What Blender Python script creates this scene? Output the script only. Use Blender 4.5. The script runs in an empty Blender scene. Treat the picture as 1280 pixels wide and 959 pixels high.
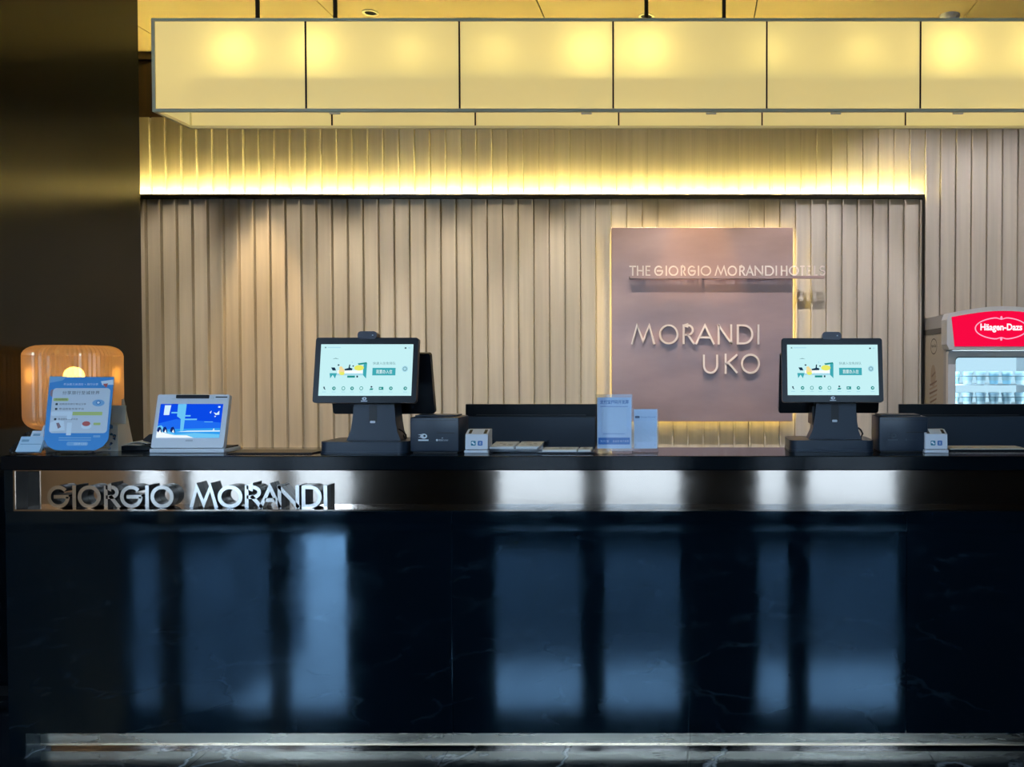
import bpy, bmesh, math, random
from mathutils import Vector, Matrix
random.seed(7)
sc = bpy.context.scene
C = sc.collection
R = math.radians

# ------------------------------------------------------------------ camera
F, CX, CY = 1100.0, 870.0, 479.5           # focal length and principal point, in 1280x959 pixels
PITCH, CAMZ = R(1.25), 1.451
cam = bpy.data.cameras.new('camera'); camo = bpy.data.objects.new('camera', cam); C.objects.link(camo)
cam.sensor_fit = 'HORIZONTAL'; cam.sensor_width = 36.0; cam.lens = F / 1280 * 36.0
cam.shift_x = -(CX - 640) / 1280; cam.clip_start = 0.05
camo.location = (0, 0, CAMZ); camo.rotation_euler = (math.pi / 2 - PITCH, 0, 0)
sc.camera = camo

# ------------------------------------------------------------------ world, exposure
w = bpy.data.worlds.new('daylight'); sc.world = w; w.use_nodes = True
bg = w.node_tree.nodes['Background']
bg.inputs[0].default_value = (0.55, 0.76, 1.0, 1); bg.inputs[1].default_value = 22.0
sc.view_settings.view_transform = 'Standard'; sc.view_settings.look = 'None'
sc.view_settings.exposure = 0.0; sc.view_settings.gamma = 1.0
sc.view_settings.use_curve_mapping = False
sc.cycles.max_bounces = 10; sc.cycles.transparent_max_bounces = 16
sc.cycles.sample_clamp_indirect = 6.0

def at(px, py, Y):
    """where the sight line of a pixel meets the plane at distance Y"""
    a, b = (px - CX) / F, (CY - py) / F
    dy = math.cos(PITCH) + b * math.sin(PITCH); dz = -math.sin(PITCH) + b * math.cos(PITCH)
    t = Y / dy
    return Vector((a * t, Y, CAMZ + dz * t))
def PX(px, Y, py=455): return at(px, py, Y).x
def PZ(py, Y): return at(CX, py, Y).z

# ------------------------------------------------------------------ materials
def lin(c):
    if isinstance(c, str):
        c = [int(c[i:i + 2], 16) / 255 for i in (0, 2, 4)]
        return tuple(x / 12.92 if x <= .04045 else ((x + .055) / 1.055) ** 2.4 for x in c)
    return tuple(c)
MATS = {}
def mat(name, col, rough=.5, metal=0., spec=.5, emit=None, es=0., var=0., vscale=(8, 8, 8), rvar=0., bump=0., coat=0., rnd=0., aniso=0., tint=None):
    if name in MATS: return MATS[name]
    m = bpy.data.materials.new(name); m.use_nodes = True; MATS[name] = m
    nt = m.node_tree; p = nt.nodes['Principled BSDF']; c = lin(col)
    p.inputs['Base Color'].default_value = (*c, 1); p.inputs['Roughness'].default_value = rough
    p.inputs['Metallic'].default_value = metal; p.inputs['Specular IOR Level'].default_value = spec
    p.inputs['Coat Weight'].default_value = coat; p.inputs['Coat Roughness'].default_value = .08
    p.inputs['Anisotropic'].default_value = aniso
    if tint: p.inputs['Specular Tint'].default_value = (*lin(tint), 1)
    if emit is not None:
        p.inputs['Emission Color'].default_value = (*lin(emit), 1); p.inputs['Emission Strength'].default_value = es
    if var or rvar or bump or rnd:
        tc = nt.nodes.new('ShaderNodeTexCoord'); mp = nt.nodes.new('ShaderNodeMapping')
        mp.inputs['Scale'].default_value = vscale; nt.links.new(tc.outputs['Object'], mp.inputs[0])
        if rnd:
            oi = nt.nodes.new('ShaderNodeObjectInfo'); cx = nt.nodes.new('ShaderNodeCombineXYZ')
            mu = nt.nodes.new('ShaderNodeMath'); mu.operation = 'MULTIPLY'; mu.inputs[1].default_value = 37.
            nt.links.new(oi.outputs['Random'], mu.inputs[0])
            for k in range(3): nt.links.new(mu.outputs[0], cx.inputs[k])
            nt.links.new(cx.outputs[0], mp.inputs['Location'])
        no = nt.nodes.new('ShaderNodeTexNoise'); no.inputs['Scale'].default_value = 1.; no.inputs['Detail'].default_value = 5.
        nt.links.new(mp.outputs[0], no.inputs['Vector'])
        src = no.outputs['Fac']
        if var or rnd:
            mx = nt.nodes.new('ShaderNodeMix'); mx.data_type = 'RGBA'
            mr = nt.nodes.new('ShaderNodeMapRange'); mr.inputs[1].default_value = .3; mr.inputs[2].default_value = .7
            nt.links.new(src, mr.inputs[0]); nt.links.new(mr.outputs[0], mx.inputs[0])
            mx.inputs[6].default_value = (*[x * (1 - var) for x in c], 1); mx.inputs[7].default_value = (*[min(1, x * (1 + var)) for x in c], 1)
            out = mx.outputs[2]
            if rnd:
                hs = nt.nodes.new('ShaderNodeHueSaturation'); r2 = nt.nodes.new('ShaderNodeMapRange')
                r2.inputs[3].default_value = 1 - rnd; r2.inputs[4].default_value = 1 + rnd
                nt.links.new(oi.outputs['Random'], r2.inputs[0]); nt.links.new(r2.outputs[0], hs.inputs['Value'])
                nt.links.new(out, hs.inputs['Color']); out = hs.outputs[0]
            nt.links.new(out, p.inputs['Base Color'])
        if rvar:
            r3 = nt.nodes.new('ShaderNodeMapRange'); r3.inputs[1].default_value = .3; r3.inputs[2].default_value = .7
            r3.inputs[3].default_value = max(.01, rough - rvar); r3.inputs[4].default_value = rough + rvar
            nt.links.new(src, r3.inputs[0]); nt.links.new(r3.outputs[0], p.inputs['Roughness'])
        if bump:
            bp = nt.nodes.new('ShaderNodeBump'); bp.inputs['Strength'].default_value = bump; bp.inputs['Distance'].default_value = .004
            nt.links.new(src, bp.inputs['Height']); nt.links.new(bp.outputs[0], p.inputs['Normal'])
    return m
def emi(name, col, s):
    if name in MATS: return MATS[name]
    m = bpy.data.materials.new(name); m.use_nodes = True; MATS[name] = m
    nt = m.node_tree; nt.nodes.clear()
    e = nt.nodes.new('ShaderNodeEmission'); o = nt.nodes.new('ShaderNodeOutputMaterial')
    e.inputs[0].default_value = (*lin(col), 1); e.inputs[1].default_value = s
    nt.links.new(e.outputs[0], o.inputs[0]); return m
def clear(name, col=(1, 1, 1), refl=.1, rough=.02):
    """thin clear sheet: mostly transmitted light and a little gloss that grows at grazing angles"""
    if name in MATS: return MATS[name]
    m = bpy.data.materials.new(name); m.use_nodes = True; MATS[name] = m
    nt = m.node_tree; nt.nodes.clear()
    t = nt.nodes.new('ShaderNodeBsdfTransparent'); g = nt.nodes.new('ShaderNodeBsdfGlossy'); x = nt.nodes.new('ShaderNodeMixShader')
    lw = nt.nodes.new('ShaderNodeLayerWeight'); lw.inputs[0].default_value = .25
    mr = nt.nodes.new('ShaderNodeMapRange'); mr.inputs[3].default_value = refl; mr.inputs[4].default_value = .8
    nt.links.new(lw.outputs['Fresnel'], mr.inputs[0]); nt.links.new(mr.outputs[0], x.inputs[0])
    o = nt.nodes.new('ShaderNodeOutputMaterial')
    t.inputs[0].default_value = (*lin(col), 1); g.inputs['Roughness'].default_value = rough
    nt.links.new(t.outputs[0], x.inputs[1]); nt.links.new(g.outputs[0], x.inputs[2])
    nt.links.new(x.outputs[0], o.inputs[0]); return m
def diffuser(name, col, glow, gs, tcol):
    if name in MATS: return MATS[name]
    m = bpy.data.materials.new(name); m.use_nodes = True; MATS[name] = m
    nt = m.node_tree; nt.nodes.clear()
    t = nt.nodes.new('ShaderNodeBsdfTranslucent'); d = nt.nodes.new('ShaderNodeBsdfDiffuse'); x = nt.nodes.new('ShaderNodeMixShader')
    e = nt.nodes.new('ShaderNodeEmission'); a = nt.nodes.new('ShaderNodeAddShader'); o = nt.nodes.new('ShaderNodeOutputMaterial')
    t.inputs[0].default_value = (*lin(tcol), 1); d.inputs[0].default_value = (*lin(col), 1); x.inputs[0].default_value = .45
    e.inputs[0].default_value = (*lin(glow), 1); e.inputs[1].default_value = gs
    nt.links.new(t.outputs[0], x.inputs[1]); nt.links.new(d.outputs[0], x.inputs[2])
    nt.links.new(x.outputs[0], a.inputs[0]); nt.links.new(e.outputs[0], a.inputs[1]); nt.links.new(a.outputs[0], o.inputs[0])
    return m
def marble(name):
    m = bpy.data.materials.new(name); m.use_nodes = True; MATS[name] = m
    nt = m.node_tree; p = nt.nodes['Principled BSDF']; L = nt.links.new
    tc = nt.nodes.new('ShaderNodeNewGeometry'); mp = nt.nodes.new('ShaderNodeMapping')
    L(tc.outputs['Position'], mp.inputs[0])
    n1 = nt.nodes.new('ShaderNodeTexNoise'); n1.inputs['Scale'].default_value = 2.2; n1.inputs['Detail'].default_value = 6
    L(mp.outputs[0], n1.inputs['Vector'])
    ad = nt.nodes.new('ShaderNodeMix'); ad.data_type = 'RGBA'; ad.blend_type = 'LINEAR_LIGHT'; ad.inputs[0].default_value = .28
    L(mp.outputs[0], ad.inputs[6]); L(n1.outputs['Color'], ad.inputs[7])
    v = nt.nodes.new('ShaderNodeTexVoronoi'); v.feature = 'DISTANCE_TO_EDGE'; v.inputs['Scale'].default_value = 1.9
    L(ad.outputs[2], v.inputs['Vector'])
    mr = nt.nodes.new('ShaderNodeMapRange'); mr.inputs[1].default_value = 0.; mr.inputs[2].default_value = .022; mr.inputs[3].default_value = 1; mr.inputs[4].default_value = 0
    L(v.outputs['Distance'], mr.inputs[0])
    n2 = nt.nodes.new('ShaderNodeTexNoise'); n2.inputs['Scale'].default_value = 3.
    L(mp.outputs[0], n2.inputs['Vector'])
    m2 = nt.nodes.new('ShaderNodeMapRange'); m2.inputs[1].default_value = .45; m2.inputs[2].default_value = .62
    L(n2.outputs['Fac'], m2.inputs[0])
    mu = nt.nodes.new('ShaderNodeMath'); mu.operation = 'MULTIPLY'; L(mr.outputs[0], mu.inputs[0]); L(m2.outputs[0], mu.inputs[1])
    mx = nt.nodes.new('ShaderNodeMix'); mx.data_type = 'RGBA'; L(mu.outputs[0], mx.inputs[0])
    mx.inputs[6].default_value = (.006, .009, .013, 1); mx.inputs[7].default_value = (.42, .45, .47, 1)
    L(mx.outputs[2], p.inputs['Base Color']); p.inputs['Roughness'].default_value = .09
    return m

WOOD = mat('pale_oak', (.57, .51, .415), .55, var=.10, vscale=(26, 26, 1.1), rnd=.05, bump=.08)
WOODB = mat('pale_oak_backing', (.45, .40, .32), .6)
BROWN = mat('dark_brown_veneer', (.045, .022, .016), .45, var=.25, vscale=(40, 20, 1))
CEIL = mat('gilded_ceiling_board', (.46, .37, .20), .38, var=.06, vscale=(2, 2, 2))
CEILG = mat('ceiling_joint', (.03, .025, .015), .8)
SIDE = mat('black_satin_panel', (.011, .013, .013), .2, spec=.28, var=.1, vscale=(2, 2, 2))
LACQ = mat('black_blue_lacquer', (.0012, .0036, .0065), .05, spec=.95, rvar=.03, vscale=(7, 7, 7), tint=(.45, .74, 1.))
LACQT = mat('black_lacquer_top', (.0014, .0032, .0052), .12, spec=.3)
STEEL = mat('brushed_steel', (.60, .50, .42), .07, metal=1., rvar=.02, vscale=(2.5, 2.5, 6), bump=.12)
CHROME = mat('polished_steel', (.78, .76, .72), .12, metal=1.)
BLKS = mat('dark_letter_sides', (.010, .009, .008), .4, metal=.2)  # dark reflections on the letter sides, put into the colour
KICK = mat('champagne_steel', (.66, .58, .45), .28, metal=1., rvar=.08, vscale=(3, 3, 30))
FRAME = mat('dark_bronze_frame', (.012, .011, .010), .35, metal=.5)
BRONZE = mat('brushed_copper_plate', (.50, .35, .33), .38, metal=.6, var=.16, vscale=(1.5, 2, 4), rvar=.07)
PINKM = mat('pale_rose_metal', (.86, .76, .70), .35, metal=.1)
GREYM = mat('pewter_metal', (.80, .75, .50), .5, metal=.0)
BLKM = mat('black_rod', (.01, .01, .01), .4)
BLKP = mat('black_plastic', (.006, .008, .011), .30, spec=.22)
NAVY = mat('navy_black_plastic', (.020, .031, .048), .36)
WHITEP = mat('white_plastic', (.72, .74, .78), .35)
PAPER = mat('white_paper', (.78, .80, .83), .7)
CREAM = mat('cream_board', (.70, .64, .54), .7)
ACR = clear('clear_acrylic', (.93, .95, .97), .035)
MARB = marble('black_marble')
SLAB = mat('floor_grout', (.01, .011, .012), .5)
PLAST = mat('lobby_plaster', (.16, .16, .17), .8)
DARKF = mat('dark_facade', (.012, .013, .015), .5)
PAVE = mat('pavement', (.12, .112, .105), .9)

# ------------------------------------------------------------------ mesh helpers
def bm_new(): return bmesh.new()
def box(bm, x0, x1, y0, y1, z0, z1, bev=0., mi=0, seg=2, M=None):
    r = bmesh.ops.create_cube(bm, size=1.)
    vs = r['verts']
    for v in vs:
        v.co = Vector(((x0 + x1) / 2 + v.co.x * (x1 - x0), (y0 + y1) / 2 + v.co.y * (y1 - y0), (z0 + z1) / 2 + v.co.z * (z1 - z0)))
    fs = set(f for v in vs for f in v.link_faces)
    if bev:
        es = set(e for v in vs for e in v.link_edges)
        rr = bmesh.ops.bevel(bm, geom=list(es), offset=bev, segments=seg, profile=.5, affect='EDGES')
        fs = set(f for f in rr['faces']) | set(f for f in fs if f.is_valid)
        vs = list(set(v for f in fs for v in f.verts))
    for f in fs: f.material_index = mi
    if M is not None:
        for v in vs: v.co = M @ v.co
    return bm
def prism(bm, poly, d0, d1, M=None, mi=0, side_mi=None):
    """poly in (u, v), extruded along w from d0 to d1; M maps (u, v, w) to the world"""
    M = M or Matrix.Identity(4); n = len(poly)
    a = [bm.verts.new(M @ Vector((u, v, d0))) for u, v in poly]
    b = [bm.verts.new(M @ Vector((u, v, d1))) for u, v in poly]
    f = bm.faces.new(a[::-1]); f.material_index = mi
    f = bm.faces.new(b); f.material_index = mi
    for i in range(n):
        f = bm.faces.new((a[i], a[(i + 1) % n], b[(i + 1) % n], b[i])); f.material_index = mi if side_mi is None else side_mi
def film(bm, pts): bm.faces.new([bm.verts.new(p) for p in pts])     # stretched diffusing film inside a frame
def flat(bm, poly, w, M, mi=0):
    f = bm.faces.new([bm.verts.new(M @ Vector((u, v, w))) for u, v in poly]); f.material_index = mi
def rrect(x0, x1, y0, y1, r, n=5):
    out = []
    for cx, cy, a0 in ((x1 - r, y1 - r, 0), (x0 + r, y1 - r, 90), (x0 + r, y0 + r, 180), (x1 - r, y0 + r, 270)):
        for k in range(n + 1):
            a = R(a0 + 90 * k / n); out.append((cx + r * math.cos(a), cy + r * math.sin(a)))
    return out
def ell(cx, cy, rx, ry, n=24): return [(cx + rx * math.cos(2 * math.pi * k / n), cy + ry * math.sin(2 * math.pi * k / n)) for k in range(n)]
def lathe(bm, prof, c, n=48, ribs=0, rib=0., mi=0, cap=True):
    rings = []
    for r, z in prof:
        ring = []
        for k in range(n):
            rr = r + (rib if ribs and k % 2 else 0) * (1 if r > .02 else 0)
            a = 2 * math.pi * k / n; ring.append(bm.verts.new((c[0] + rr * math.cos(a), c[1] + rr * math.sin(a), c[2] + z)))
        rings.append(ring)
    for i in range(len(rings) - 1):
        for k in range(n):
            f = bm.faces.new((rings[i][k], rings[i][(k + 1) % n], rings[i + 1][(k + 1) % n], rings[i + 1][k])); f.material_index = mi
    if cap:
        for rg in (rings[0][::-1], rings[-1]):
            f = bm.faces.new(rg); f.material_index = mi
    return bm
def tube(bm, pts, r, n=8, mi=0):
    pts = [Vector(p) for p in pts]; rings = []
    for i, p in enumerate(pts):
        t = (pts[min(i + 1, len(pts) - 1)] - pts[max(i - 1, 0)]).normalized()
        u = t.cross(Vector((0, 0, 1)) if abs(t.z) < .9 else Vector((1, 0, 0))).normalized(); v = t.cross(u)
        rings.append([bm.verts.new(p + r * (math.cos(2 * math.pi * k / n) * u + math.sin(2 * math.pi * k / n) * v)) for k in range(n)])
    for i in range(len(rings) - 1):
        for k in range(n): bm.faces.new((rings[i][k], rings[i][(k + 1) % n], rings[i + 1][(k + 1) % n], rings[i + 1][k])).material_index = mi
    bm.faces.new(rings[0][::-1]); bm.faces.new(rings[-1])
ORIGIN = {}
def mesh_of(name, bm, mats, smooth=None, off=(0, 0, 0)):
    bmesh.ops.recalc_face_normals(bm, faces=bm.faces)
    bmesh.ops.translate(bm, verts=bm.verts, vec=-Vector(off))
    me = bpy.data.meshes.new(name); bm.to_mesh(me); bm.free()
    for m in (mats if isinstance(mats, (list, tuple)) else [mats]): me.materials.append(m)
    if smooth:
        for p in me.polygons: p.use_smooth = True
        me.set_sharp_from_angle(angle=R(smooth))
    return me
def obj(name, bm, mats, parent=None, smooth=None):
    """one mesh object; shapes are given in world space and stored relative to the thing's base"""
    off = ORIGIN.get(parent.name, Vector((0, 0, 0))) if parent else Vector((0, 0, 0))
    o = bpy.data.objects.new(name, mesh_of(name, bm, mats, smooth, off)); C.objects.link(o)
    if parent: o.parent = parent; ORIGIN[o.name] = off
    else: ORIGIN[o.name] = Vector((0, 0, 0))
    return o
def tag(o, label, cat=None, group=None, kind=None):
    if label: o['label'] = label
    if cat: o['category'] = cat
    if group: o['group'] = group
    if kind: o['kind'] = kind
    return o
def thing(name, label, cat, loc, group=None):
    o = bpy.data.objects.new(name, None); C.objects.link(o); o.empty_display_size = .05
    o.location = loc; ORIGIN[o.name] = Vector(loc)
    return tag(o, label, cat, group)
def struct(name, bm, mats, label=None):
    o = obj(name, bm, mats); o['kind'] = 'structure'
    if label: o['label'] = label
    return o
def copy_tree(src, loc, label=None, parent=None):
    c = src.copy(); C.objects.link(c); c.parent = parent
    if parent is None:
        c.location = loc
        if label: c['label'] = label
    for ch in list(src.children): copy_tree(ch, None, None, c)
    return c
def one(name, bm, mats, label, cat, group=None, loc=None, smooth=None):
    """a thing that is a single mesh, its origin at its base"""
    off = Vector(loc) if loc else Vector((0, 0, 0))
    o = bpy.data.objects.new(name, mesh_of(name, bm, mats, smooth, off)); C.objects.link(o); o.location = off
    ORIGIN[o.name] = off
    return tag(o, label, cat, group)
def frame_m(o, u, v):
    u = Vector(u).normalized(); v = Vector(v).normalized(); n = u.cross(v)
    return Matrix(((u.x, v.x, n.x, o[0]), (u.y, v.y, n.y, o[1]), (u.z, v.z, n.z, o[2]), (0, 0, 0, 1)))
def text_into(bm, body, box_, w, M, mi=0, keep=True, bold=0.):
    """flat lettering fitted into the rectangle box_ = (u0, u1, v0, v1)"""
    cu = bpy.data.curves.new('lettering', 'FONT'); cu.body = body; cu.resolution_u = 3; cu.offset = bold
    ob = bpy.data.objects.new('lettering', cu); C.objects.link(ob)
    bpy.context.view_layer.update()
    me = bpy.data.meshes.new_from_object(ob.evaluated_get(bpy.context.evaluated_depsgraph_get()))
    xs = [v.co.x for v in me.vertices]; ys = [v.co.y for v in me.vertices]
    x0, x1, y0, y1 = min(xs), max(xs), min(ys), max(ys)
    su, sv = (box_[1] - box_[0]) / (x1 - x0), (box_[3] - box_[2]) / (y1 - y0)
    vs = [bm.verts.new(M @ Vector((box_[0] + (v.co.x - x0) * su, box_[2] + (v.co.y - y0) * sv, w))) for v in me.vertices]
    for p in me.polygons:
        try: bm.faces.new([vs[i] for i in p.vertices]).material_index = mi
        except ValueError: pass
    bpy.data.objects.remove(ob); bpy.data.meshes.remove(me); bpy.data.curves.remove(cu)

# ---- cut-out letters: centre lines in a unit cell
def arc(cx, cy, rx, ry, a0, a1, n=20): return [(cx + rx * math.cos(R(a0 + (a1 - a0) * k / n)), cy + ry * math.sin(R(a0 + (a1 - a0) * k / n))) for k in range(n + 1)]
GLYPH = {
    'O': [(arc(.5, .5, .5, .5, 0, 360, 36)[:-1], True)],
    'G': [(arc(.5, .5, .5, .5, 42, 360, 30), False), ([(1.04, .5), (.25, .5)], False)],
    'I': [([(.5, 0), (.5, 1)], False, 1)],
    'R': [([(0, 0), (0, 1)], False, 1), ([(0, 1), (.45, 1)] + arc(.45, .74, .45, .26, 90, -90, 12) + [(0, .48)], False), ([(.42, .48), (1, 0)], False, 1)],
    'M': [([(0, 0), (.22, 1), (.5, .12), (.78, 1), (1, 0)], False, 1)],
    'A': [([(0, 0), (.5, 1), (1, 0)], False, 1), ([(.2, .33), (.8, .33)], False)],
    'N': [([(0, 0), (0, 1)], False, 1), ([(0, 1), (1, 0)], False, 1), ([(1, 0), (1, 1)], False, 1)],
    'D': [([(0, 0), (0, 1), (.4, 1)] + arc(.4, .5, .6, .5, 90, -90, 18)[1:-1] + [(.4, 0)], True)],
    'T': [([(-.1, 1), (1.1, 1)], False), ([(.5, 1), (.5, 0)], False, 1)],
    'H': [([(0, 0), (0, 1)], False, 1), ([(1, 0), (1, 1)], False, 1), ([(0, .5), (1, .5)], False)],
    'E': [([(0, 0), (0, 1)], False, 1), ([(0, 1), (1, 1)], False), ([(0, .52), (.9, .52)], False), ([(0, 0), (1, 0)], False)],
    'L': [([(0, 1), (0, 0)], False, 1), ([(0, 0), (1.1, 0)], False)],
    'U': [([(0, 1), (0, .42)] + arc(.5, .42, .5, .42, 180, 360, 16)[1:-1] + [(1, .42), (1, 1)], False)],
    'K': [([(0, 0), (0, 1)], False, 1), ([(1, 1), (0, .45)], False), ([(.22, .57), (1, 0)], False)],
    'S': [(arc(.5, .755, .42, .245, 30, 270, 14) + arc(.5, .255, .5, .255, 90, -150, 14)[1:], False)],
}
def letter(bm, ch, x0, x1, z0, z1, yf, yb, wd, mi=0, side=0):
    h = wd / 2
    for g in GLYPH[ch]:
        pts, closed = g[0], g[1]; ext = len(g) > 2
        P = [Vector((x0 + h + u * (x1 - x0 - wd), z0 + h + v * (z1 - z0 - wd))) for u, v in pts]
        if ext:
            for i, j in ((0, 1), (-1, -2)):
                d = (P[i] - P[j]).normalized(); P[i] = P[i] + d * h
        n = len(P); Lf, Rt = [], []
        for i in range(n):
            d0 = (P[i] - P[i - 1]).normalized() if (i > 0 or closed) else None
            d1 = (P[(i + 1) % n] - P[i]).normalized() if (i < n - 1 or closed) else None
            if d0 is None: d0 = d1
            if d1 is None: d1 = d0
            n0 = Vector((-d0.y, d0.x)); n1 = Vector((-d1.y, d1.x)); m_ = n0 + n1
            m_ = n1 if m_.length < 1e-6 else m_.normalized()
            k = min(1 / max(.3, m_.dot(n1)), 2.4)
            Lf.append(P[i] + m_ * h * k); Rt.append(P[i] - m_ * h * k)
        V = [[bm.verts.new((p.x, y, p.y)) for p in L] for L in (Lf, Rt) for y in (yf, yb)]
        lf, lb, rf, rb = V
        for i in range(n if closed else n - 1):
            j = (i + 1) % n
            bm.faces.new((lf[i], rf[i], rf[j], lf[j])).material_index = mi
            bm.faces.new((lb[i], lb[j], rb[j], rb[i])).material_index = side
            bm.faces.new((lf[i], lf[j], lb[j], lb[i])).material_index = side
            bm.faces.new((rf[i], rb[i], rb[j], rf[j])).material_index = side
        if not closed:
            bm.faces.new((lf[0], lb[0], rb[0], rf[0])).material_index = side
            bm.faces.new((lf[-1], rf[-1], rb[-1], lb[-1])).material_index = side

# ================================================================== SETTING
YW = 5.84                    # front of the slat wall boards
YP = 5.775                   # front of the framed panel boards
YC = 3.226                   # front face of the counter
XL = -4.75                   # left end of the back wall, hidden behind the black side wall
XS, YS = PX(176, 4.88, 300), 4.88   # face and far end of the black side wall
XR = 3.3
HC = PZ(66, YW + .05)        # ceiling height
YFAC = -1.55                 # street front behind the viewer

# floor: dark marble tiles on a slab
fl = bm_new(); box(fl, -7.2, 4.7, YFAC - .3, 6.1, -.12, -.006)
floor = struct('floor', fl, SLAB, 'black marble floor in front of the counter')
TS = .9
bt = bm_new(); box(bt, -TS / 2 + .0012, TS / 2 - .0012, -TS / 2 + .0012, TS / 2 - .0012, -.006, 0)
tile_me = mesh_of('tile', bt, MARB)
for i in range(-7, 5):
    for j in range(-6, 4):
        cx, cy = -.03 + TS * (i + .5), 3.31 - TS * .5 + TS * j * 1.0
        if cx - TS / 2 < -7.2 or cx + TS / 2 > 4.7 or cy + TS / 2 > 6.1 or cy - TS / 2 < YFAC - .25: continue
        o = bpy.data.objects.new('tile', tile_me); C.objects.link(o); o.location = (cx, cy, 0); o.parent = floor

# ceiling: gilded boards with dark joints
cl = bm_new(); box(cl, -7.2, 4.7, YFAC - .3, 6.1, HC + .012, HC + .1)
ceiling = struct('ceiling', cl, CEILG, 'gilded board ceiling above the reception')
seams = [PX(p, 4.96, 0) for p in (383.8, 667.3, 946.8, 1225.6)]
PW = (seams[3] - seams[0]) / 3
bt = bm_new(); box(bt, -PW / 2 + .004, PW / 2 - .004, -1.0 + .004, 1.0 - .004, 0, .012)
cp_me = mesh_of('ceiling_board', bt, CEIL)
for i in range(-4, 4):
    for j in range(4):
        cx, cy = seams[1] + PW * (i + .5), YW + .05 - 1.0 - 2.0 * j
        if cx + PW / 2 > 4.7 or cx - PW / 2 < -7.2: continue
        o = bpy.data.objects.new('ceiling_board', cp_me); C.objects.link(o); o.location = (cx, cy, HC); o.parent = ceiling

# back wall: boards with thin battens between them
SP = 19.27 / F * YW
bw = bm_new(); box(bw, XL, XR, YW + .02, YW + .2, 0, PZ(147, YW))
wall = struct('wall_back', bw, WOODB, 'pale oak board and batten wall behind the counter')
ZT = PZ(146.5, YW)
def boards(parent, x_first, x_lo, x_hi, z0, z1, y, sp, fin_w, fin_d):
    off = ORIGIN[parent.name]
    b1 = bm_new(); box(b1, -sp / 2 + .0075, sp / 2 - .0075, y, y + .02, z0, z1)
    b2 = bm_new(); box(b2, -fin_w / 2, fin_w / 2, y - fin_d, y + .01, z0, z1 - .006)
    m1, m2 = mesh_of('board', b1, WOOD), mesh_of('batten', b2, WOOD)
    k0 = math.ceil((x_lo - x_first) / sp); k = k0
    while x_first + k * sp < x_hi:
        x = x_first + k * sp
        o = bpy.data.objects.new('batten', m2); C.objects.link(o); o.location = Vector((x, 0, 0)) - off; o.parent = parent
        if x + sp < x_hi + .002:
            o = bpy.data.objects.new('board', m1); C.objects.link(o); o.location = Vector((x + sp / 2, 0, 0)) - off; o.parent = parent
        k += 1
    # the narrow boards that fill the ends
    for a, b in ((x_lo, x_first + k0 * sp), (x_first + (k - 1) * sp, x_hi)):
        if b - a > .012 and b - a < sp - .003:
            e = bm_new(); box(e, a + .004, b - .004, y, y + .02, z0, z1)
            obj('board', e, WOOD, parent)
boards(wall, PX(323.9, YW, 200), XL + .003, XR, 0, ZT, YW, SP, .009, .022)

bh = bm_new(); box(bh, XL, XR, YW + .06, YW + .2, ZT + .001, HC + .012)
box(bh, XL, XR, YW + .03, YW + .06, ZT + .001, ZT + .05); box(bh, XL, XR, YW + .03, YW + .06, HC - .05, HC + .01)
for k in range(27):
    x = XL + .035 + k * .29; box(bh, x, x + .07, YW + .04, YW + .06, ZT + .05, HC - .05)
struct('trim_1', bh, BROWN, 'dark brown header between the slat wall and the ceiling')

bs = bm_new(); box(bs, XS - .2, XS, 3.0, YS, 0, HC + .012)
struct('wall_left', bs, SIDE, 'black satin side wall left of the counter')
bs = bm_new(); box(bs, -7.2, XS - .2, 3.0, 3.2, 0, HC + .012)
struct('wall_lobby_return', bs, DARKF, 'dark lobby wall left of the reception')
bs = bm_new(); box(bs, XL - .2, XL, 3.2, YW + .2, 0, HC + .012)
struct('wall_passage', bs, DARKF, 'dark end wall of the passage behind the black side wall')
bs = bm_new(); box(bs, -7.4, -7.2, YFAC - .3, 3.2, 0, HC + .012)
struct('wall_lobby_left', bs, PLAST, 'grey lobby side wall')
bs = bm_new(); box(bs, 4.7, 4.9, YFAC - .3, 6.1, 0, HC + .012)
struct('wall_right', bs, PLAST, 'grey wall on the right of the lobby')
bs = bm_new(); box(bs, XR, 4.7, YW + .02, YW + .2, 0, HC + .012)
struct('wall_back_end', bs, PLAST, 'plain end of the back wall')

# street front behind the viewer: dark piers with tall windows
KX = (2 * YC - YFAC) / F
wins = [((a - CX) * KX, (b - CX) * KX) for a, b in ((150, 195), (215, 335), (350, 432), (612, 728), (750, 853), (946, 990), (1010, 1130))]
bf = bm_new(); edges = [-7.2]
for a, b in wins: edges += [a, b]
edges.append(4.7)
bp_ = bm_new()
for k in range(0, len(edges), 2): box(bp_ if k < 6 else bf, edges[k], edges[k + 1], YFAC - .15, YFAC, 0, HC + .012)
WTOP, CB, CT = 1.78, 2.2, 3.2
for a, b in wins:
    box(bf, a, b, YFAC - .15, YFAC, WTOP, CB); box(bf, a, b, YFAC - .15, YFAC, CT, HC + .012); box(bf, a, b, YFAC - .15, YFAC, 0, .08)
struct('wall_street_piers', bp_, mat('warm_pier_tone', (.62, .52, .40), .7), 'left street front piers, given a warm tone to brighten the steel band')  # warm colour added so the steel band mirrors a bright strip
struct('wall_street_front', bf, DARKF, 'dark street front with tall windows')
PANE = clear('window_glass', (.96, .98, 1), .05)
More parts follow.
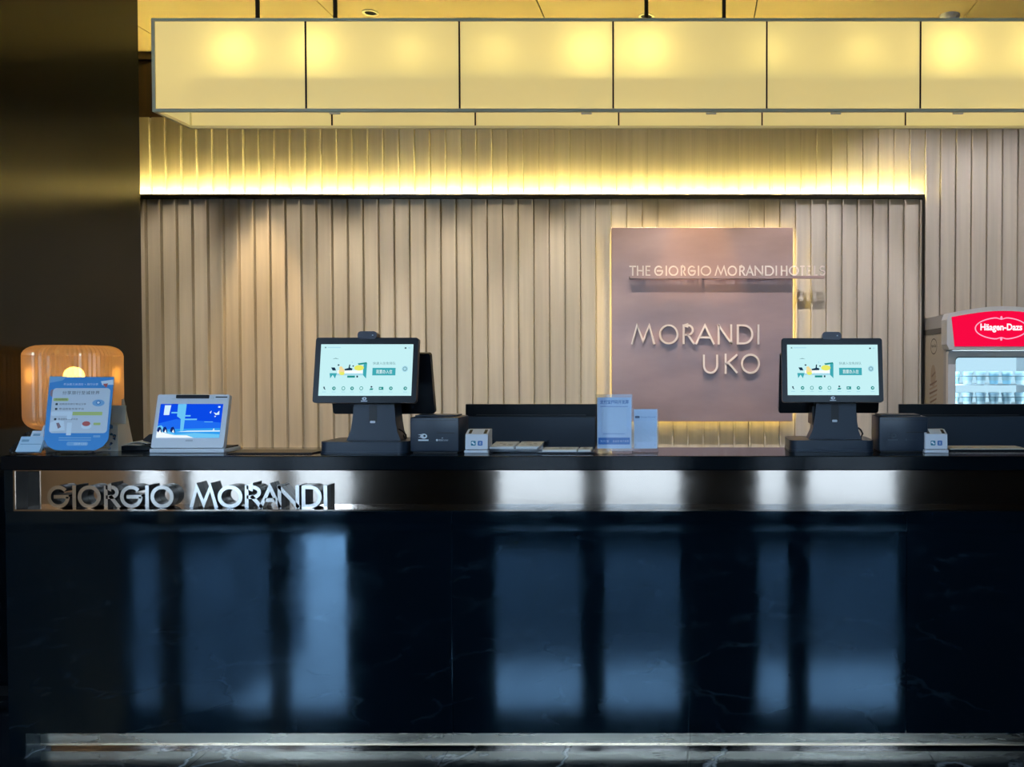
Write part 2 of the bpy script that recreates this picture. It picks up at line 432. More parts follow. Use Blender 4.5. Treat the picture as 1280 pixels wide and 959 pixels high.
for n, (a, b) in enumerate(wins):
    g = bm_new(); box(g, a + .03, b - .03, YFAC - .08, YFAC - .072, .11, WTOP - .03)
    wn = struct('window_%d' % (n + 1), g, PANE, None)
    f = bm_new(); box(f, a, a + .03, YFAC - .11, YFAC - .04, .08, WTOP); box(f, b - .03, b, YFAC - .11, YFAC - .04, .08, WTOP)
    box(f, a + .03, b - .03, YFAC - .11, YFAC - .04, .08, .11); box(f, a + .03, b - .03, YFAC - .11, YFAC - .04, WTOP - .03, WTOP)
    obj('window_frame', f, BLKM, wn)
    g = bm_new(); box(g, a, b, YFAC - .08, YFAC - .072, CB, CT); obj('added_transom_pane', g, PANE, wn)  # unseen upper opening added to let more daylight onto the back wall
    ld = bpy.data.lights.new('window_portal', 'AREA'); ld.shape = 'RECTANGLE'; ld.size = b - a; ld.size_y = CT - .08
    ld.cycles.is_portal = True
    lo = bpy.data.objects.new('window_portal', ld); C.objects.link(lo); lo.location = ((a + b) / 2, YFAC - .16, (CT + .08) / 2)
    lo.rotation_euler = (R(90), 0, 0)
pv = bm_new(); box(pv, -24, 18, -20, YFAC - .3, -.2, -.1)
struct('ground_outside', pv, PAVE, 'grey pavement outside the windows')
for k, (xa, xb, hh) in enumerate(((-24, -10.9, 6.6), (-7.9, 18, 5.6))):  # unseen buildings added to break up the window reflections
    t_ = bm_new(); box(t_, xa, xb, -18, -14, -.1, hh)
    st_ = struct('building_outside_%d' % (k + 1), t_, mat('far_facade', (.13, .16, .19), .8, var=.3, vscale=(.6, 1, .8)), 'grey building added across the street, shaped for the reflection in the counter')
    t_ = bm_new(); box(t_, xa, xb, -14.05, -14, 2.2, 2.9); obj('pale_band', t_, mat('far_pale_band', (.42, .46, .5), .8), st_)  # pale strip added for the bright streak in the counter reflection

# ================================================================== FRAMED SLAT PANEL
xr = PX(1153, YP, 400); zt = PZ(246, YP)
pan = thing('wall_panel', 'framed pale oak slat panel with dark metal edge behind the counter', 'wall panel', (XL + 2.5, YP, 0))
b = bm_new(); box(b, XL + .002, xr - .012, YP + .02, YW - .028, .001, zt - .0142); obj('backing', b, WOODB, pan)
boards(pan, PX(454.6, YP, 400), XL + .003, xr - .014, .002, zt - .0145, YP, 19.27 / F * YP, .010, .028)
b = bm_new(); box(b, XL + .002, xr, YP - .045, YP + .006, zt - .014, zt); box(b, XL + .002, xr, YP + .006, YP + .034, zt - .014, zt - .009); obj('top_frame', b, FRAME, pan)
b = bm_new(); box(b, xr - .014, xr, YP - .045, YW - .028, .001, zt - .0145); obj('side_frame', b, FRAME, pan)
b = bm_new(); box(b, XL + .01, xr - .02, YP + .012, YP + .026, zt - .0088, zt - .002)
LEDC = emi('cove_led', (1.0, .80, .25), 270.); obj('led_strip', b, LEDC, pan)
b = bm_new(); box(b, XL + .002, xr, YP - .045, YP - .037, zt + .0002, zt + .008); obj('lip', b, FRAME, pan)
b = bm_new(); box(b, XL + .002, xr - .016, YP - .024, YP - .001, .002, PZ(561, YP)); obj('skirting', b, WOOD, pan)

# ceiling downlights that wash the panel and the sign
def downlight(x, y, label, spot=None):
    t = thing('downlight', label, 'downlight', (x, y, HC), 'recessed ceiling downlights')
    b = bm_new(); lathe(b, [(.034, .001), (.034, -.006), (.047, -.006), (.047, .0)], (x, y, HC), 28, cap=False); obj('rim', b, WHITEP if spot else GREYM, t, 40)
    b = bm_new(); lathe(b, [(.034, -.002), (.03, -.0035)], (x, y, HC), 28); obj('lens', b, emi('downlight_lens', (1, .82, .5), 3.) if spot else BLKP, t)
    if spot:
        pw, tgt, ang, colr = spot
        l = bpy.data.lights.new('downlight_beam', 'SPOT'); l.energy = pw; l.spot_size = R(ang); l.spot_blend = .5; l.shadow_soft_size = .03; l.color = colr
        o = bpy.data.objects.new('downlight_beam', l); C.objects.link(o); o.parent = t; o.location = (0, 0, -.012)
        d = Vector(tgt) - Vector((x, y, HC - .012)); o.rotation_euler = d.to_track_quat('-Z', 'Y').to_euler()
WARM = (1.0, .74, .42)
xs = PX(332, YP, 400)
downlight(xs, 5.37, 'downlight in front of the left end of the slat panel', (270, (xs, YP, .6), 26, (1., .70, .36)))
xs = PX(872, YP, 400)
downlight(xs, 5.37, 'downlight in front of the copper sign', (200, (xs, YP, .6), 26, (1., .60, .25)))
for k_, px_ in enumerate((240, 370, 500, 630, 760, 890, 1020, 1150, 1280)):  # unseen lamps added to brighten the wall; right ones stand in for daylight
    xw = PX(px_, YP, 400)
    downlight(xw, 4.55, '%s added wall-wash lamp from the left above the staff aisle, out of view' % ('first', 'second', 'third', 'fourth', 'fifth', 'sixth', 'seventh', 'eighth', 'ninth')[k_], (122 if px_ < 1000 else (110 if px_ < 1100 else 62), (xw, YP, 1.25 if px_ < 1100 else 1.7), 50 if px_ < 1100 else 76, (1.0, .86, .67) if px_ < 700 else ((1., .91, .80) if px_ < 1000 else (.97, .93, 1.))))
def ceil_pt(px, py):
    d = at(px, py, 1.) - Vector((0, 0, CAMZ)); t = (HC - CAMZ) / d.z; return (d.x * t, d.y * t)
for k_, xw in enumerate((-5.75, -5.05, -3.9)):  # unseen lamps added to light the left piers for the steel band
    downlight(xw, YFAC + .55, '%s added unseen lamp from the left in front of the warm piers' % ('first', 'second', 'third')[k_], (240, (xw, YFAC, .3), 40, (1., .86, .62)))
x, y = ceil_pt(463, 15.5); downlight(x, y, 'dark ceiling downlight right of the second hanging rod')
x, y = ceil_pt(808, 20); downlight(x, y, 'dark ceiling downlight seen behind the third hanging rod')
x, y = ceil_pt(1187, 19)
b = bm_new(); lathe(b, [(.058, 0), (.058, -.014), (.046, -.034), (.02, -.038)], (x, y, HC), 32)
one('smoke_detector', b, WHITEP, 'round white smoke detector on the ceiling at right', 'smoke detector', None, (x, y, HC), 40)

# ================================================================== COPPER SIGN
ys0, ys1 = YP - .075, YP - .065
sx0, sx1, sz0, sz1 = PX(764.5, ys0, 400), PX(991, ys0, 400), PZ(527, ys0), PZ(284.5, ys0)
sg = thing('wall_sign', 'square copper coloured sign with pale cut-out letters and glowing edges', 'sign', ((sx0 + sx1) / 2, YP, sz0))
b = bm_new(); box(b, sx0, sx1, ys0, ys1, sz0, sz1, .0015); obj('plate', b, BRONZE, sg)
b = bm_new(); box(b, sx0 + .09, sx1 - .09, ys1, YP - .021, sz0 + .09, sz1 - .09); obj('spacer', b, FRAME, sg)
LEDH = emi('halo_led', (1.0, .76, .22), 22.)
for a in ((sx0 + .03, sx1 - .03, sz1 - .05, sz1 - .038), (sx0 + .03, sx1 - .03, sz0 + .038, sz0 + .05), (sx0 + .03, sx0 + .042, sz0 + .05, sz1 - .05), (sx1 - .042, sx1 - .03, sz0 + .05, sz1 - .05)):
    b = bm_new(); box(b, a[0], a[1], ys1 + .0003, ys1 + .006, a[2], a[3]); obj('halo_strip', b, LEDH, sg)
def zx(v): return 740 + v / 3.425
yb_ = ys0 - .05
b = bm_new(); box(b, PX(zx(163), yb_), PX(zx(993), yb_), yb_ - .012, yb_ + .012, PZ(348.4, yb_), PZ(345, yb_)); bar = obj('letter_rail', b, BRONZE, sg)
for q in (.1, .5, .75):
    xx = sx0 + (sx1 - sx0) * q; b = bm_new(); box(b, xx, xx + .012, yb_ + .012, ys0, PZ(348, yb_), PZ(345.4, yb_)); obj('rail_bracket', b, FRAME, bar)
line1 = [('T', 160, 190), ('H', 193, 222), ('E', 230, 253), ('G', 267, 305), ('I', 315, 322), ('O', 328, 370), ('R', 380, 402), ('G', 410, 445), ('I', 452, 460), ('O', 465, 510),
         ('M', 525, 578), ('O', 580, 620), ('R', 630, 655), ('A', 658, 692), ('N', 695, 732), ('D', 740, 778), ('I', 785, 791), ('H', 807, 835), ('O', 842, 884), ('T', 888, 910), ('E', 918, 937), ('L', 948, 965), ('S', 970, 998)]
for ch, a, e in line1:
    b = bm_new(); letter(b, ch, PX(zx(a), yb_), PX(zx(e), yb_), PZ(345, yb_), PZ(332.3, yb_), yb_ - .010, yb_ + .006, .0085); obj('letter', b, PINKM, sg)
yl = ys0 - .02
for row, (zt_, zb_) in (([('M', 168, 270), ('O', 287, 370), ('R', 388, 440), ('A', 442, 525), ('N', 538, 600), ('D', 620, 690), ('I', 708, 717)], (405.6, 430.6)),
                        ([('U', 475, 540), ('K', 568, 626), ('O', 638, 719)], (442.2, 467.4))):
    for ch, a, e in row:
        b = bm_new(); letter(b, ch, PX(zx(a), yl), PX(zx(e), yl), PZ(zb_, yl), PZ(zt_, yl), yl - .006, ys0 - .0003, .0125); obj('letter', b, PINKM, sg)

# ================================================================== RECEPTION COUNTER
CH = PZ(570, YC)                                   # counter height
xl, xe = PX(7, YC, 700), 3.0
YB = YC + .335                                     # back of the raised ledge
zs, zb0, zb1 = PZ(588, YC), PZ(637, YC), PZ(589, YC)
ct = thing('reception_counter', 'long black lacquered reception counter with a recessed steel band', 'counter', (0, YC + .16, 0))
b = bm_new(); box(b, xl - .01, xe, YC - .004, YB, zs, CH, .003); obj('ledge_top', b, LACQT, ct)
zk = PZ(917, YC)
REC = .062
sm = [xl, PX(565.5, YC, 800), PX(1133, YC, 800), xe]
for i in range(3):
    b = bm_new(); box(b, sm[i] + .0008, sm[i + 1] - .0008, YC, YC + .03, zk, zb0 - .006, .0012); obj('front_panel', b, LACQ, ct)
bx0 = PX(19, YC, 610)
b = bm_new(); box(b, xl, bx0 - .006, YC, YB - .02, zb0 - .006, zs); obj('end_block', b, LACQ, ct)
b = bm_new(); box(b, bx0 - .006, xe, YC + REC, YC + REC + .012, zb0 - .006, zs); band = obj('steel_band', b, STEEL, ct)
b = bm_new(); box(b, bx0 - .006, xe, YC - .002, YC + REC, zb1, zs - .0003); obj('band_edge', b, STEEL, band)
b = bm_new(); box(b, bx0 - .006, xe, YC - .002, YC + REC, zb0 - .006, zb0); obj('band_edge', b, STEEL, band)
b = bm_new(); box(b, bx0 - .006, bx0, YC - .002, YC + .003, zb0, zb1); obj('band_edge', b, STEEL, band)
b = bm_new(); box(b, bx0 - .006, bx0 - .001, YC + .003, YC + REC, zb0, zb1); obj('band_return', b, BLKM, band)
b = bm_new(); box(b, xl, xe, YC + .03, YB - .02, zk, zb0 - .006); box(b, bx0 - .006, xe, YC + REC + .012, YB - .02, zb0 - .006, zs); obj('carcass', b, LACQT, ct)
# toe recess with champagne strip
b = bm_new(); box(b, xl + .06, xe, YC + .083, YB - .02, 0, zk); obj('plinth', b, BLKM, ct)
ks = [PX(46, YC + .08, 925), PX(566, YC + .08, 925), PX(863, YC + .08, 925), PX(1100, YC + .08, 925), xe]
for i in range(4):
    b = bm_new(); box(b, ks[i] + .0006, ks[i + 1] - .0006, YC + .077, YC + .083, .012, zk - .001); obj('kick_strip', b, KICK, ct)
b = bm_new(); box(b, ks[0], xe, YC + .068, YC + .083, 0.0005, .0115); obj('kick_trim', b, STEEL, ct)
b = bm_new(); box(b, xl, xl + .06, YC + .005, YB - .02, 0.0, zk); obj('end_foot', b, LACQ, ct)
b = bm_new(); box(b, XS + .60, xe, YB - .02, YC + 1.15, .71, .75, .002); obj('worktop', b, LACQT, ct)
for xx in (XS + .62, -.4, 1.6, xe - .03):
    b = bm_new(); box(b, xx, xx + .03, YB - .01, YC + 1.1, 0, .71); obj('support', b, LACQT, ct)
# cut-out letters standing in the band
spans = [('G', 59, 87), ('I', 90, 95.5), ('O', 97, 126), ('R', 130, 150), ('G', 150, 178), ('I', 181, 186.5), ('O', 188, 217), ('M', 237, 272), ('O', 272, 303), ('R', 306, 328), ('A', 324, 351), ('N', 347, 374), ('D', 377, 402), ('I', 404, 409.5)]
yl = YC + .028
for ch, a, e in spans:
    b = bm_new(); letter(b, ch, PX(a, yl, 620), PX(e, yl, 620), zb0 + .0004, PZ(607, yl), yl, YC + REC - .0005, .0135, 0, 1)
    obj('letter', b, [CHROME, BLKS], band)

# ================================================================== PENDANT LIGHT FIXTURE
yf, yk = 3.42, 3.42 * 1.074
pl = .0
fx0 = PX(189.5, yf, 80); W1 = 190.8 / F * yf; NP = 8
fx1 = fx0 + NP * W1
fz1, fz0 = PZ(22.5, yf), PZ(139.5, yf)
DIF = diffuser('lit_acrylic_diffuser', (.72, .65, .42), (1.0, .80, .33), .40, (.95, .86, .50))
pd = thing('pendant_light', 'long hanging box lamp of glowing yellow panels above the counter', 'pendant light', ((fx0 + fx1) / 2, (yf + yk) / 2, fz0))
T = .012
for y0, nm in ((yf, 'front_frame'), (yk - T, 'rear_frame')):
    b = bm_new(); box(b, fx0, fx1, y0, y0 + T, fz0, fz0 + T); box(b, fx0, fx1, y0, y0 + T, fz1 - T, fz1)
    box(b, fx0, fx0 + T, y0, y0 + T, fz0 + T, fz1 - T); box(b, fx1 - T, fx1, y0, y0 + T, fz0 + T, fz1 - T)
    fr = obj(nm, b, GREYM, pd)
    for k in range(1, NP):
        b = bm_new(); xx = fx0 + k * W1; box(b, xx - .003, xx + .003, y0 + .001, y0 + T - .001, fz0 + T, fz1 - T); obj('divider', b, FRAME, fr)
    for k in range(NP):
        a, e = fx0 + k * W1, fx0 + (k + 1) * W1
        b = bm_new(); film(b, [(a + (.003 if k else T), y0 + .006, fz0 + T), (e - (.003 if k < NP - 1 else T), y0 + .006, fz0 + T), (e - (.003 if k < NP - 1 else T), y0 + .006, fz1 - T), (a + (.003 if k else T), y0 + .006, fz1 - T)]); obj('diffuser_panel', b, DIF, pd)
for xx, s in ((fx0, 1), (fx1 - T, -1)):
    for z_ in (fz0, fz1 - T):
        b = bm_new(); box(b, xx, xx + T, yf + T, yk - T, z_, z_ + T); obj('end_frame', b, GREYM, pd)
    b = bm_new(); film(b, [(xx + .006, yf + T, fz0 + T), (xx + .006, yk - T, fz0 + T), (xx + .006, yk - T, fz1 - T), (xx + .006, yf + T, fz1 - T)]); obj('diffuser_panel', b, DIF, pd)
# inside: lamp carrier, posts, bulbs
zc0, zc1 = PZ(96, yf), PZ(88, yf)
ym = yf + .040
b = bm_new(); box(b, fx0 + .2, fx1 - .1, ym - .012, ym + .012, zc0, zc1); carr = obj('lamp_carrier', b, WHITEP, pd)
for px in (418, 733, 889, 1045, 1198):
    xx = PX(px, ym, 80); b = bm_new(); box(b, xx - .02, xx + .02, ym - .006, ym + .006, fz0 + .002, zc0); obj('post', b, WHITEP, carr)
BULB = emi('warm_bulb', (1.0, .83, .34), 42.)
BULBW = emi('dim_warm_bulb', (1.0, .83, .34), 16.)
for px in (308, 408, 522, 628, 738, 812, 962, 1072, 1180, 1290, 1400, 1530):
    c = at(px, 70, yf + .105)
    b = bm_new(); bmesh.ops.create_icosphere(b, subdivisions=2, radius=.022, matrix=Matrix.Translation(c)); obj('bulb', b, BULBW if px in (522, 628, 962, 1072) else BULB, pd)
    b = bm_new(); lathe(b, [(.012, .02), (.012, .05)], c, 12); box(b, c.x - .006, c.x + .006, ym + .011, c.y, c.z + .045, c.z + .055); obj('bulb_holder', b, WHITEP, pd)
yr = (yf + yk) / 2
for px in (322, 419, 808, 905, 1292, 1389):
    xx = PX(px, yr, 10); b = bm_new(); tube(b, [(xx, yr, zc1), (xx, yr, HC)], .0085, 10); r_ = obj('hanging_rod', b, BLKM, pd, 40)
    b = bm_new(); box(b, xx - .006, xx + .006, ym, yr + .006, zc1 - .012, zc1 + .004); obj('rod_clamp', b, BLKM, r_)

# ================================================================== TABLE LAMP ON A SIDE CABINET
YL = 4.04
lc = Vector((PX(92.5, YL, 480), YL, 0)); rL = 51.0 / F * YL
cz = .97
cb = thing('side_cabinet', 'black low cabinet under the amber lamp behind the counter', 'cabinet', (XS + .25, YL, 0))
b = bm_new(); box(b, XS + .004, XS + .52, YL - .26, YL + .26, .06, cz - .03); obj('body', b, LACQT, cb)
b = bm_new(); box(b, XS + .004, XS + .53, YL - .28, YL + .28, cz - .03, cz, .003); obj('top', b, LACQT, cb)
b = bm_new(); box(b, XS + .02, XS + .48, YL - .22, YL + .22, 0, .06); obj('plinth', b, BLKM, cb)
lp = thing('table_lamp', 'ribbed amber glass table lamp glowing behind the blue notice', 'lamp', (lc.x, lc.y, cz))
zt1, zb1_ = PZ(432, YL), PZ(536, YL)
Hs = zt1 - zb1_
def amber(name):
    m = bpy.data.materials.new(name); m.use_nodes = True; nt = m.node_tree; nt.nodes.clear(); L = nt.links.new
    t = nt.nodes.new('ShaderNodeBsdfTransparent'); t.inputs[0].default_value = (.97, .80, .60, 1)
    tr = nt.nodes.new('ShaderNodeBsdfTranslucent'); tr.inputs[0].default_value = (.98, .74, .50, 1)
    g = nt.nodes.new('ShaderNodeBsdfGlossy'); g.inputs['Roughness'].default_value = .12; g.inputs[0].default_value = (1, .85, .65, 1)
    d = nt.nodes.new('ShaderNodeBsdfDiffuse'); d.inputs[0].default_value = (.85, .64, .50, 1)
    x1 = nt.nodes.new('ShaderNodeMixShader'); x1.inputs[0].default_value = .5; L(t.outputs[0], x1.inputs[1]); L(tr.outputs[0], x1.inputs[2])
    x2 = nt.nodes.new('ShaderNodeMixShader'); x2.inputs[0].default_value = .22; L(x1.outputs[0], x2.inputs[1]); L(d.outputs[0], x2.inputs[2])
    x3 = nt.nodes.new('ShaderNodeMixShader'); x3.inputs[0].default_value = .14; L(x2.outputs[0], x3.inputs[1]); L(g.outputs[0], x3.inputs[2])
    o = nt.nodes.new('ShaderNodeOutputMaterial'); L(x3.outputs[0], o.inputs[0]); return m
AMB = amber('amber_ribbed_glass')
prof = []
rc = rL * .36
prof.append((rL * .46, 0.0)); rib_ = .0035
for k in range(7):
    a = R(-90 + 90 * k / 6); prof.append((rL - rc + rc * math.cos(a), rc * .95 + rc * .95 * math.sin(a)))
for k in range(7):
    a = R(90 * k / 6); prof.append((rL - rc + rc * math.cos(a), Hs - rc * .72 + rc * .72 * math.sin(a)))
prof.append((rL * .2, Hs))
b = bm_new(); lathe(b, prof, (lc.x, lc.y, zb1_), 132, 1, .0055, cap=False); sh = obj('glass_shade', b, AMB, lp)
b = bm_new(); lathe(b, [(rL + .0055, Hs - rc * .74), (rL + .006, Hs - rc * .70)], (lc.x, lc.y, zb1_), 64, cap=False); obj('glass_ring', b, AMB, sh)
b = bm_new(); lathe(b, [(.11, 0), (.11, .012), (.05, .025), (.045, zb1_ - cz), (rL * .47, zb1_ - cz + .003), (rL * .47, zb1_ - cz + .012), (.02, zb1_ - cz + .02), (.018, zb1_ - cz + .13)], (lc.x, lc.y, cz), 40); obj('base', b, BLKP, lp, 40)
c = at(92.5, 470, YL)
b = bm_new(); bmesh.ops.create_uvsphere(b, u_segments=16, v_segments=10, radius=.042, matrix=Matrix.Translation(c)); obj('bulb', b, emi('amber_bulb', (1., .56, .12), 17.), lp, 60)

# ================================================================== THINGS ON THE LEDGE
S = 3.34 / F
def ledge(px, Y): return Vector((PX(px, Y, 560), Y, CH))

# ---- two-sided till terminals
def till(px, Y, label):
    o = ledge(px, Y); t = thing('till_terminal', label, 'till', o, 'two-sided till terminals on the counter')
    s = Y / F
    def U(p): return o.x + (p - 457) * s
    def V(p): return CH + (568.5 - p) * s
    b = bm_new()
    base = rrect(U(401), U(510), Y - .03, Y + .19, .035, 6)
    prism(b, base, CH + .0005, CH + .008, None, 0); prism(b, rrect(U(401) + .002, U(510) - .002, Y - .028, Y + .188, .034, 6), CH + .008, V(554), None, 0)
    obj('base', b, NAVY, t, 40)
    # neck: flared front plate
    Mn = frame_m((0, Y + .05, 0), (1, 0, 0), (0, 0, 1))
    poly = [(U(428), V(554.5)), (U(497), V(554.5)), (U(492.5), V(543)), (U(490.5), V(530)), (U(489), V(508)), (U(438), V(508)), (U(436), V(528)), (U(433.5), V(542))]
    b = bm_new(); prism(b, poly, -.07, .012, Mn); nk = obj('neck', b, NAVY, t)
    b = bm_new(); prism(b, rrect(U(457), U(467), V(531.5), V(509), .008), .012, .0128, Mn); obj('cable_slot', b, BLKM, nk)
    b = bm_new(); prism(b, rrect(U(458.5), U(465), V(532), V(529), .003), .0128, .0145, Mn); obj('plug', b, WHITEP, nk)
    # customer screen, leaning back
    ti = R(9); up = Vector((0, math.sin(ti), math.cos(ti)))
    Ms = frame_m((o.x, Y - .012, V(505.5)), (1, 0, 0), up)     # n points to the viewer
    Wd, Hd = 129 * s, 81.5 * s / math.cos(ti)
    b = bm_new(); prism(b, rrect(-Wd / 2, Wd / 2, 0, Hd, .010), -.022, 0, Ms); prism(b, rrect(-Wd * .36, Wd * .36, Hd * .1, Hd * .8, .02), -.05, -.022, Ms)
    sc_ = obj('customer_screen', b, BLKP, t)
    dx0, dx1, dy0, dy1 = -Wd / 2 + 7 * s, Wd / 2 - 6 * s, 8.8 * s, Hd - 8.5 * s
    SW, SH = dx1 - dx0, dy1 - dy0
    Md = Ms @ Matrix.Translation((dx0, dy0, .0006))
    mats = [emi('screen_pale_cyan', '#c6f2f6'[1:], 1.0), emi('screen_teal', '3fa9b4', 1.), emi('screen_deep_teal', '1f8f8c', 1.), emi('screen_yellow', 'e8ec6a', 1.), emi('screen_navy', '15324a', 1.),
            emi('screen_white', 'f4ffff', 1.05), emi('screen_grey', '6f9aa0', 1.), emi('screen_soft', 'a9dcec', 1.), emi('screen_peach', 'f3dca0', 1.)]
    b = bm_new(); flat(b, [(0, 0), (SW, 0), (SW, SH), (0, SH)], 0, Md, 0); dsp = obj('display', b, mats[0], sc_)
    b = bm_new()
    def q(x): return (x - 40) / 1145 * SW
    def r(y): return (710 - y) / 630 * SH
    def rect(x0, x1, y0, y1, mi, l=1): flat(b, [(q(x0), r(y1)), (q(x1), r(y1)), (q(x1), r(y0)), (q(x0), r(y0))], .0003 * l, Md, mi)
    def pol(pts, mi, l=1): flat(b, [(q(x), r(y)) for x, y in pts], .0003 * l, Md, mi)
    def elp(x, y, rx, ry, mi, l=1): flat(b, [(q(u), r(v)) for u, v in ell(x, y, rx, ry, 18)], .0003 * l, Md, mi)
    # the bed picture
    pol([(505, 315), (615, 300), (622, 320), (520, 335)], 2); pol([(590, 320), (622, 320), (618, 500), (575, 455), (580, 330)], 1)
    rect(165, 580, 435, 462, 7, 1); rect(260, 575, 400, 438, 5, 1); pol([(165, 435), (255, 435), (235, 500), (205, 455), (175, 500)], 1, 2)
    elp(525, 370, 60, 34, 3, 2); elp(312, 415, 36, 44, 8, 2); elp(300, 370, 22, 18, 8, 2); elp(318, 440, 32, 20, 3, 3)
    pol([(180, 365), (225, 365), (243, 402), (200, 402)], 4, 2); pol([(345, 385), (395, 372), (402, 330), (416, 330), (412, 368), (445, 378), (440, 400), (350, 402)], 4, 2)
    elp(452, 348, 10, 8, 4, 2); elp(270, 335, 12, 9, 4, 2); rect(385, 480, 465, 490, 2, 2); rect(498, 518, 465, 488, 4, 2)
    pol([(188, 262), (230, 248), (275, 262), (230, 258)], 6); pol([(432, 290), (446, 300), (440, 312), (430, 302)], 7)
    # headline, button and icons
    rect(692, 978, 370, 462, 1); text_into(b, '我要办入住', (q(738), q(938), r(442), r(392)), .0006, Md, 5)
    text_into(b, '快速入住免排队', (q(692), q(975), r(332), r(296)), .0003, Md, 6)
    elp(1093, 382, 38, 38, 7, 1); elp(1093, 382, 26, 26, 6, 2); elp(1093, 382, 18, 18, 7, 3)
    rect(88, 106, 112, 128, 6); rect(122, 285, 114, 124, 7); rect(1078, 1100, 118, 134, 4); rect(1122, 1148, 118, 132, 7)
    for k, x in enumerate((108, 228, 345, 452, 565, 690, 810, 930, 1108)):
        if k in (2, 4): elp(x, 620, 22, 24, 2); elp(x, 620, 15, 17, 0, 2)
        elif k in (0,): pol([(x - 12, 600), (x + 6, 600), (x + 6, 618), (x + 20, 636), (x + 4, 634), (x - 8, 618)], 4)
        elif k == 5: elp(x, 602, 12, 10, 4); pol([(x - 26, 640), (x - 10, 618), (x + 26, 622), (x + 14, 640)], 2)
        elif k == 6: rect(x - 28, x + 28, 602, 638, 2); rect(x - 18, x + 4, 614, 626, 0, 2)
        else: elp(x, 620, 22, 22, 2); rect(x - 6, x + 10, 612, 626, 0, 2)
        rect(x - 24, x + 24, 660, 668, 7)
    obj('display_picture', b, mats, dsp)
    # maker's mark on the bezel
    b = bm_new(); M0 = Ms @ Matrix.Translation((0, 0, .0004))
    flat(b, ell(0, 5.2 * s, 2.9 * s, 2.0 * s, 16), 0, M0, 0); flat(b, ell(.5 * s, 5.2 * s, .9 * s, .9 * s, 10), .0002, M0, 1); flat(b, [(-4 * s, 1.6 * s), (4 * s, 1.6 * s), (4 * s, 2.7 * s), (-4 * s, 2.7 * s)], 0, M0, 0)
    obj('maker_mark', b, [mat('mark_white', (.75, .8, .82), .5), BLKP], sc_)
    # camera on top
    b = bm_new(); prism(b, rrect(-12 * s, 12 * s, Hd - 2 * s, Hd + 8 * s, .012), -.03, .004, Ms); cm = obj('camera', b, mat('camera_plastic', (.010, .011, .030), .3), t)
    b = bm_new(); prism(b, ell(7 * s, Hd + 3 * s, .9 * s, .7 * s, 12), .004, .0046, Ms); obj('camera_light', b, WHITEP, cm)
    # staff screen behind, leaning the other way
    s2 = (Y + .15) / F
    Mb = frame_m((o.x + .01, Y + .185, V(522)), (1, 0, 0), Vector((0, -math.sin(R(14)), math.cos(R(14)))))
    b = bm_new(); prism(b, rrect(-64 * s2, 64 * s2, 0, 78 * s2, .010), -.012, .012, Mb); bs_ = obj('staff_screen', b, BLKP, t)
    b = bm_new(); box(b, o.x - .07, o.x + .07, Y + .06, Y + .19, V(536), V(512)); obj('hinge', b, BLKP, t)
    # coiled cable beside the neck
    b = bm_new(); tube(b, [(U(493), Y + .05, V(540)), (U(497), Y + .06, V(543)), (U(500), Y + .07, V(548)), (U(498), Y + .08, V(553)), (U(494), Y + .09, V(548))], .0035, 6); obj('cable', b, BLKM, t, 60)
    return t
till1 = till(457, 3.335, 'black two-sided till terminal with bright screen beside the white blue-screen tablet')
till2 = copy_tree(till1, ledge(1040.5, 3.40), 'black two-sided till terminal with bright screen in front of the copper sign')

# ---- receipt printers
def printer(px, Y, label):
    o = ledge(px, Y); s = Y / F
    t = thing('receipt_printer', label, 'printer', o, 'black receipt printers beside the tills')
    W, H = 61 * s, 45 * s
    b = bm_new(); box(b, o.x - W / 2, o.x + W / 2, Y, Y + .15, CH + .004, CH + H, .006); bd = obj('body', b, NAVY, t, 40)
    b = bm_new(); box(b, o.x - W / 2 + .008, o.x + W / 2 - .008, Y + .01, Y + .14, CH + .0005, CH + .0042); obj('foot', b, BLKM, t)
    b = bm_new(); box(b, o.x - W / 2 + .006, o.x + W / 2 - .006, Y - .0015, Y + .002, CH + H - .013, CH + H - .0115); box(b, o.x + .008, o.x + W / 2 - .014, Y - .0015, Y + .001, CH + H * .55, CH + H * .575); obj('paper_slot', b, BLKM, t)
    b = bm_new(); box(b, o.x - W / 2 + .01, o.x + W / 2 - .02, Y + .03, Y + .13, CH + H, CH + H + .006, .002); obj('lid', b, NAVY, t)
    Mp = frame_m((o.x, Y - .0004, CH), (1, 0, 0), (0, 0, 1)); b = bm_new()
    def k(a, e): return ((a - 330) / 560 * W * .94)
    flat(b, ell(-.040, .064, .013, .0095, 18), 0, Mp, 0); flat(b, [(-.062, .070), (-.045, .072), (-.045, .066)], 0, Mp, 0); flat(b, [(-.062, .060), (-.045, .064), (-.045, .058)], 0, Mp, 0)
    flat(b, ell(-.037, .065, .0045, .0045, 12), .0002, Mp, 1)
    flat(b, [(-.061, .046), (-.022, .046), (-.022, .0515), (-.061, .0515)], 0, Mp, 0)
    flat(b, ell(.010, .049, .004, .0045, 10), 0, Mp, 0); text_into(b, '客如云CLOUD', (.016, .052, .0455, .0525), 0, Mp, 0); flat(b, [(.026, .056), (.034, .056), (.031, .0585)], 0, Mp, 0)
    obj('maker_mark', b, [MATS['mark_white'], NAVY], bd)
    return t
pr1 = printer(543, 3.33, 'black receipt printer with white marks between the till and the monitor back')
pr2 = printer(1129.5, 3.35, 'black receipt printer with faint marks left of the right-hand code box')
for ch in pr2.children_recursive:
    if ch.name.startswith('maker_mark'): ch.data.materials[0] = mat('mark_faint', (.05, .065, .08), .5)

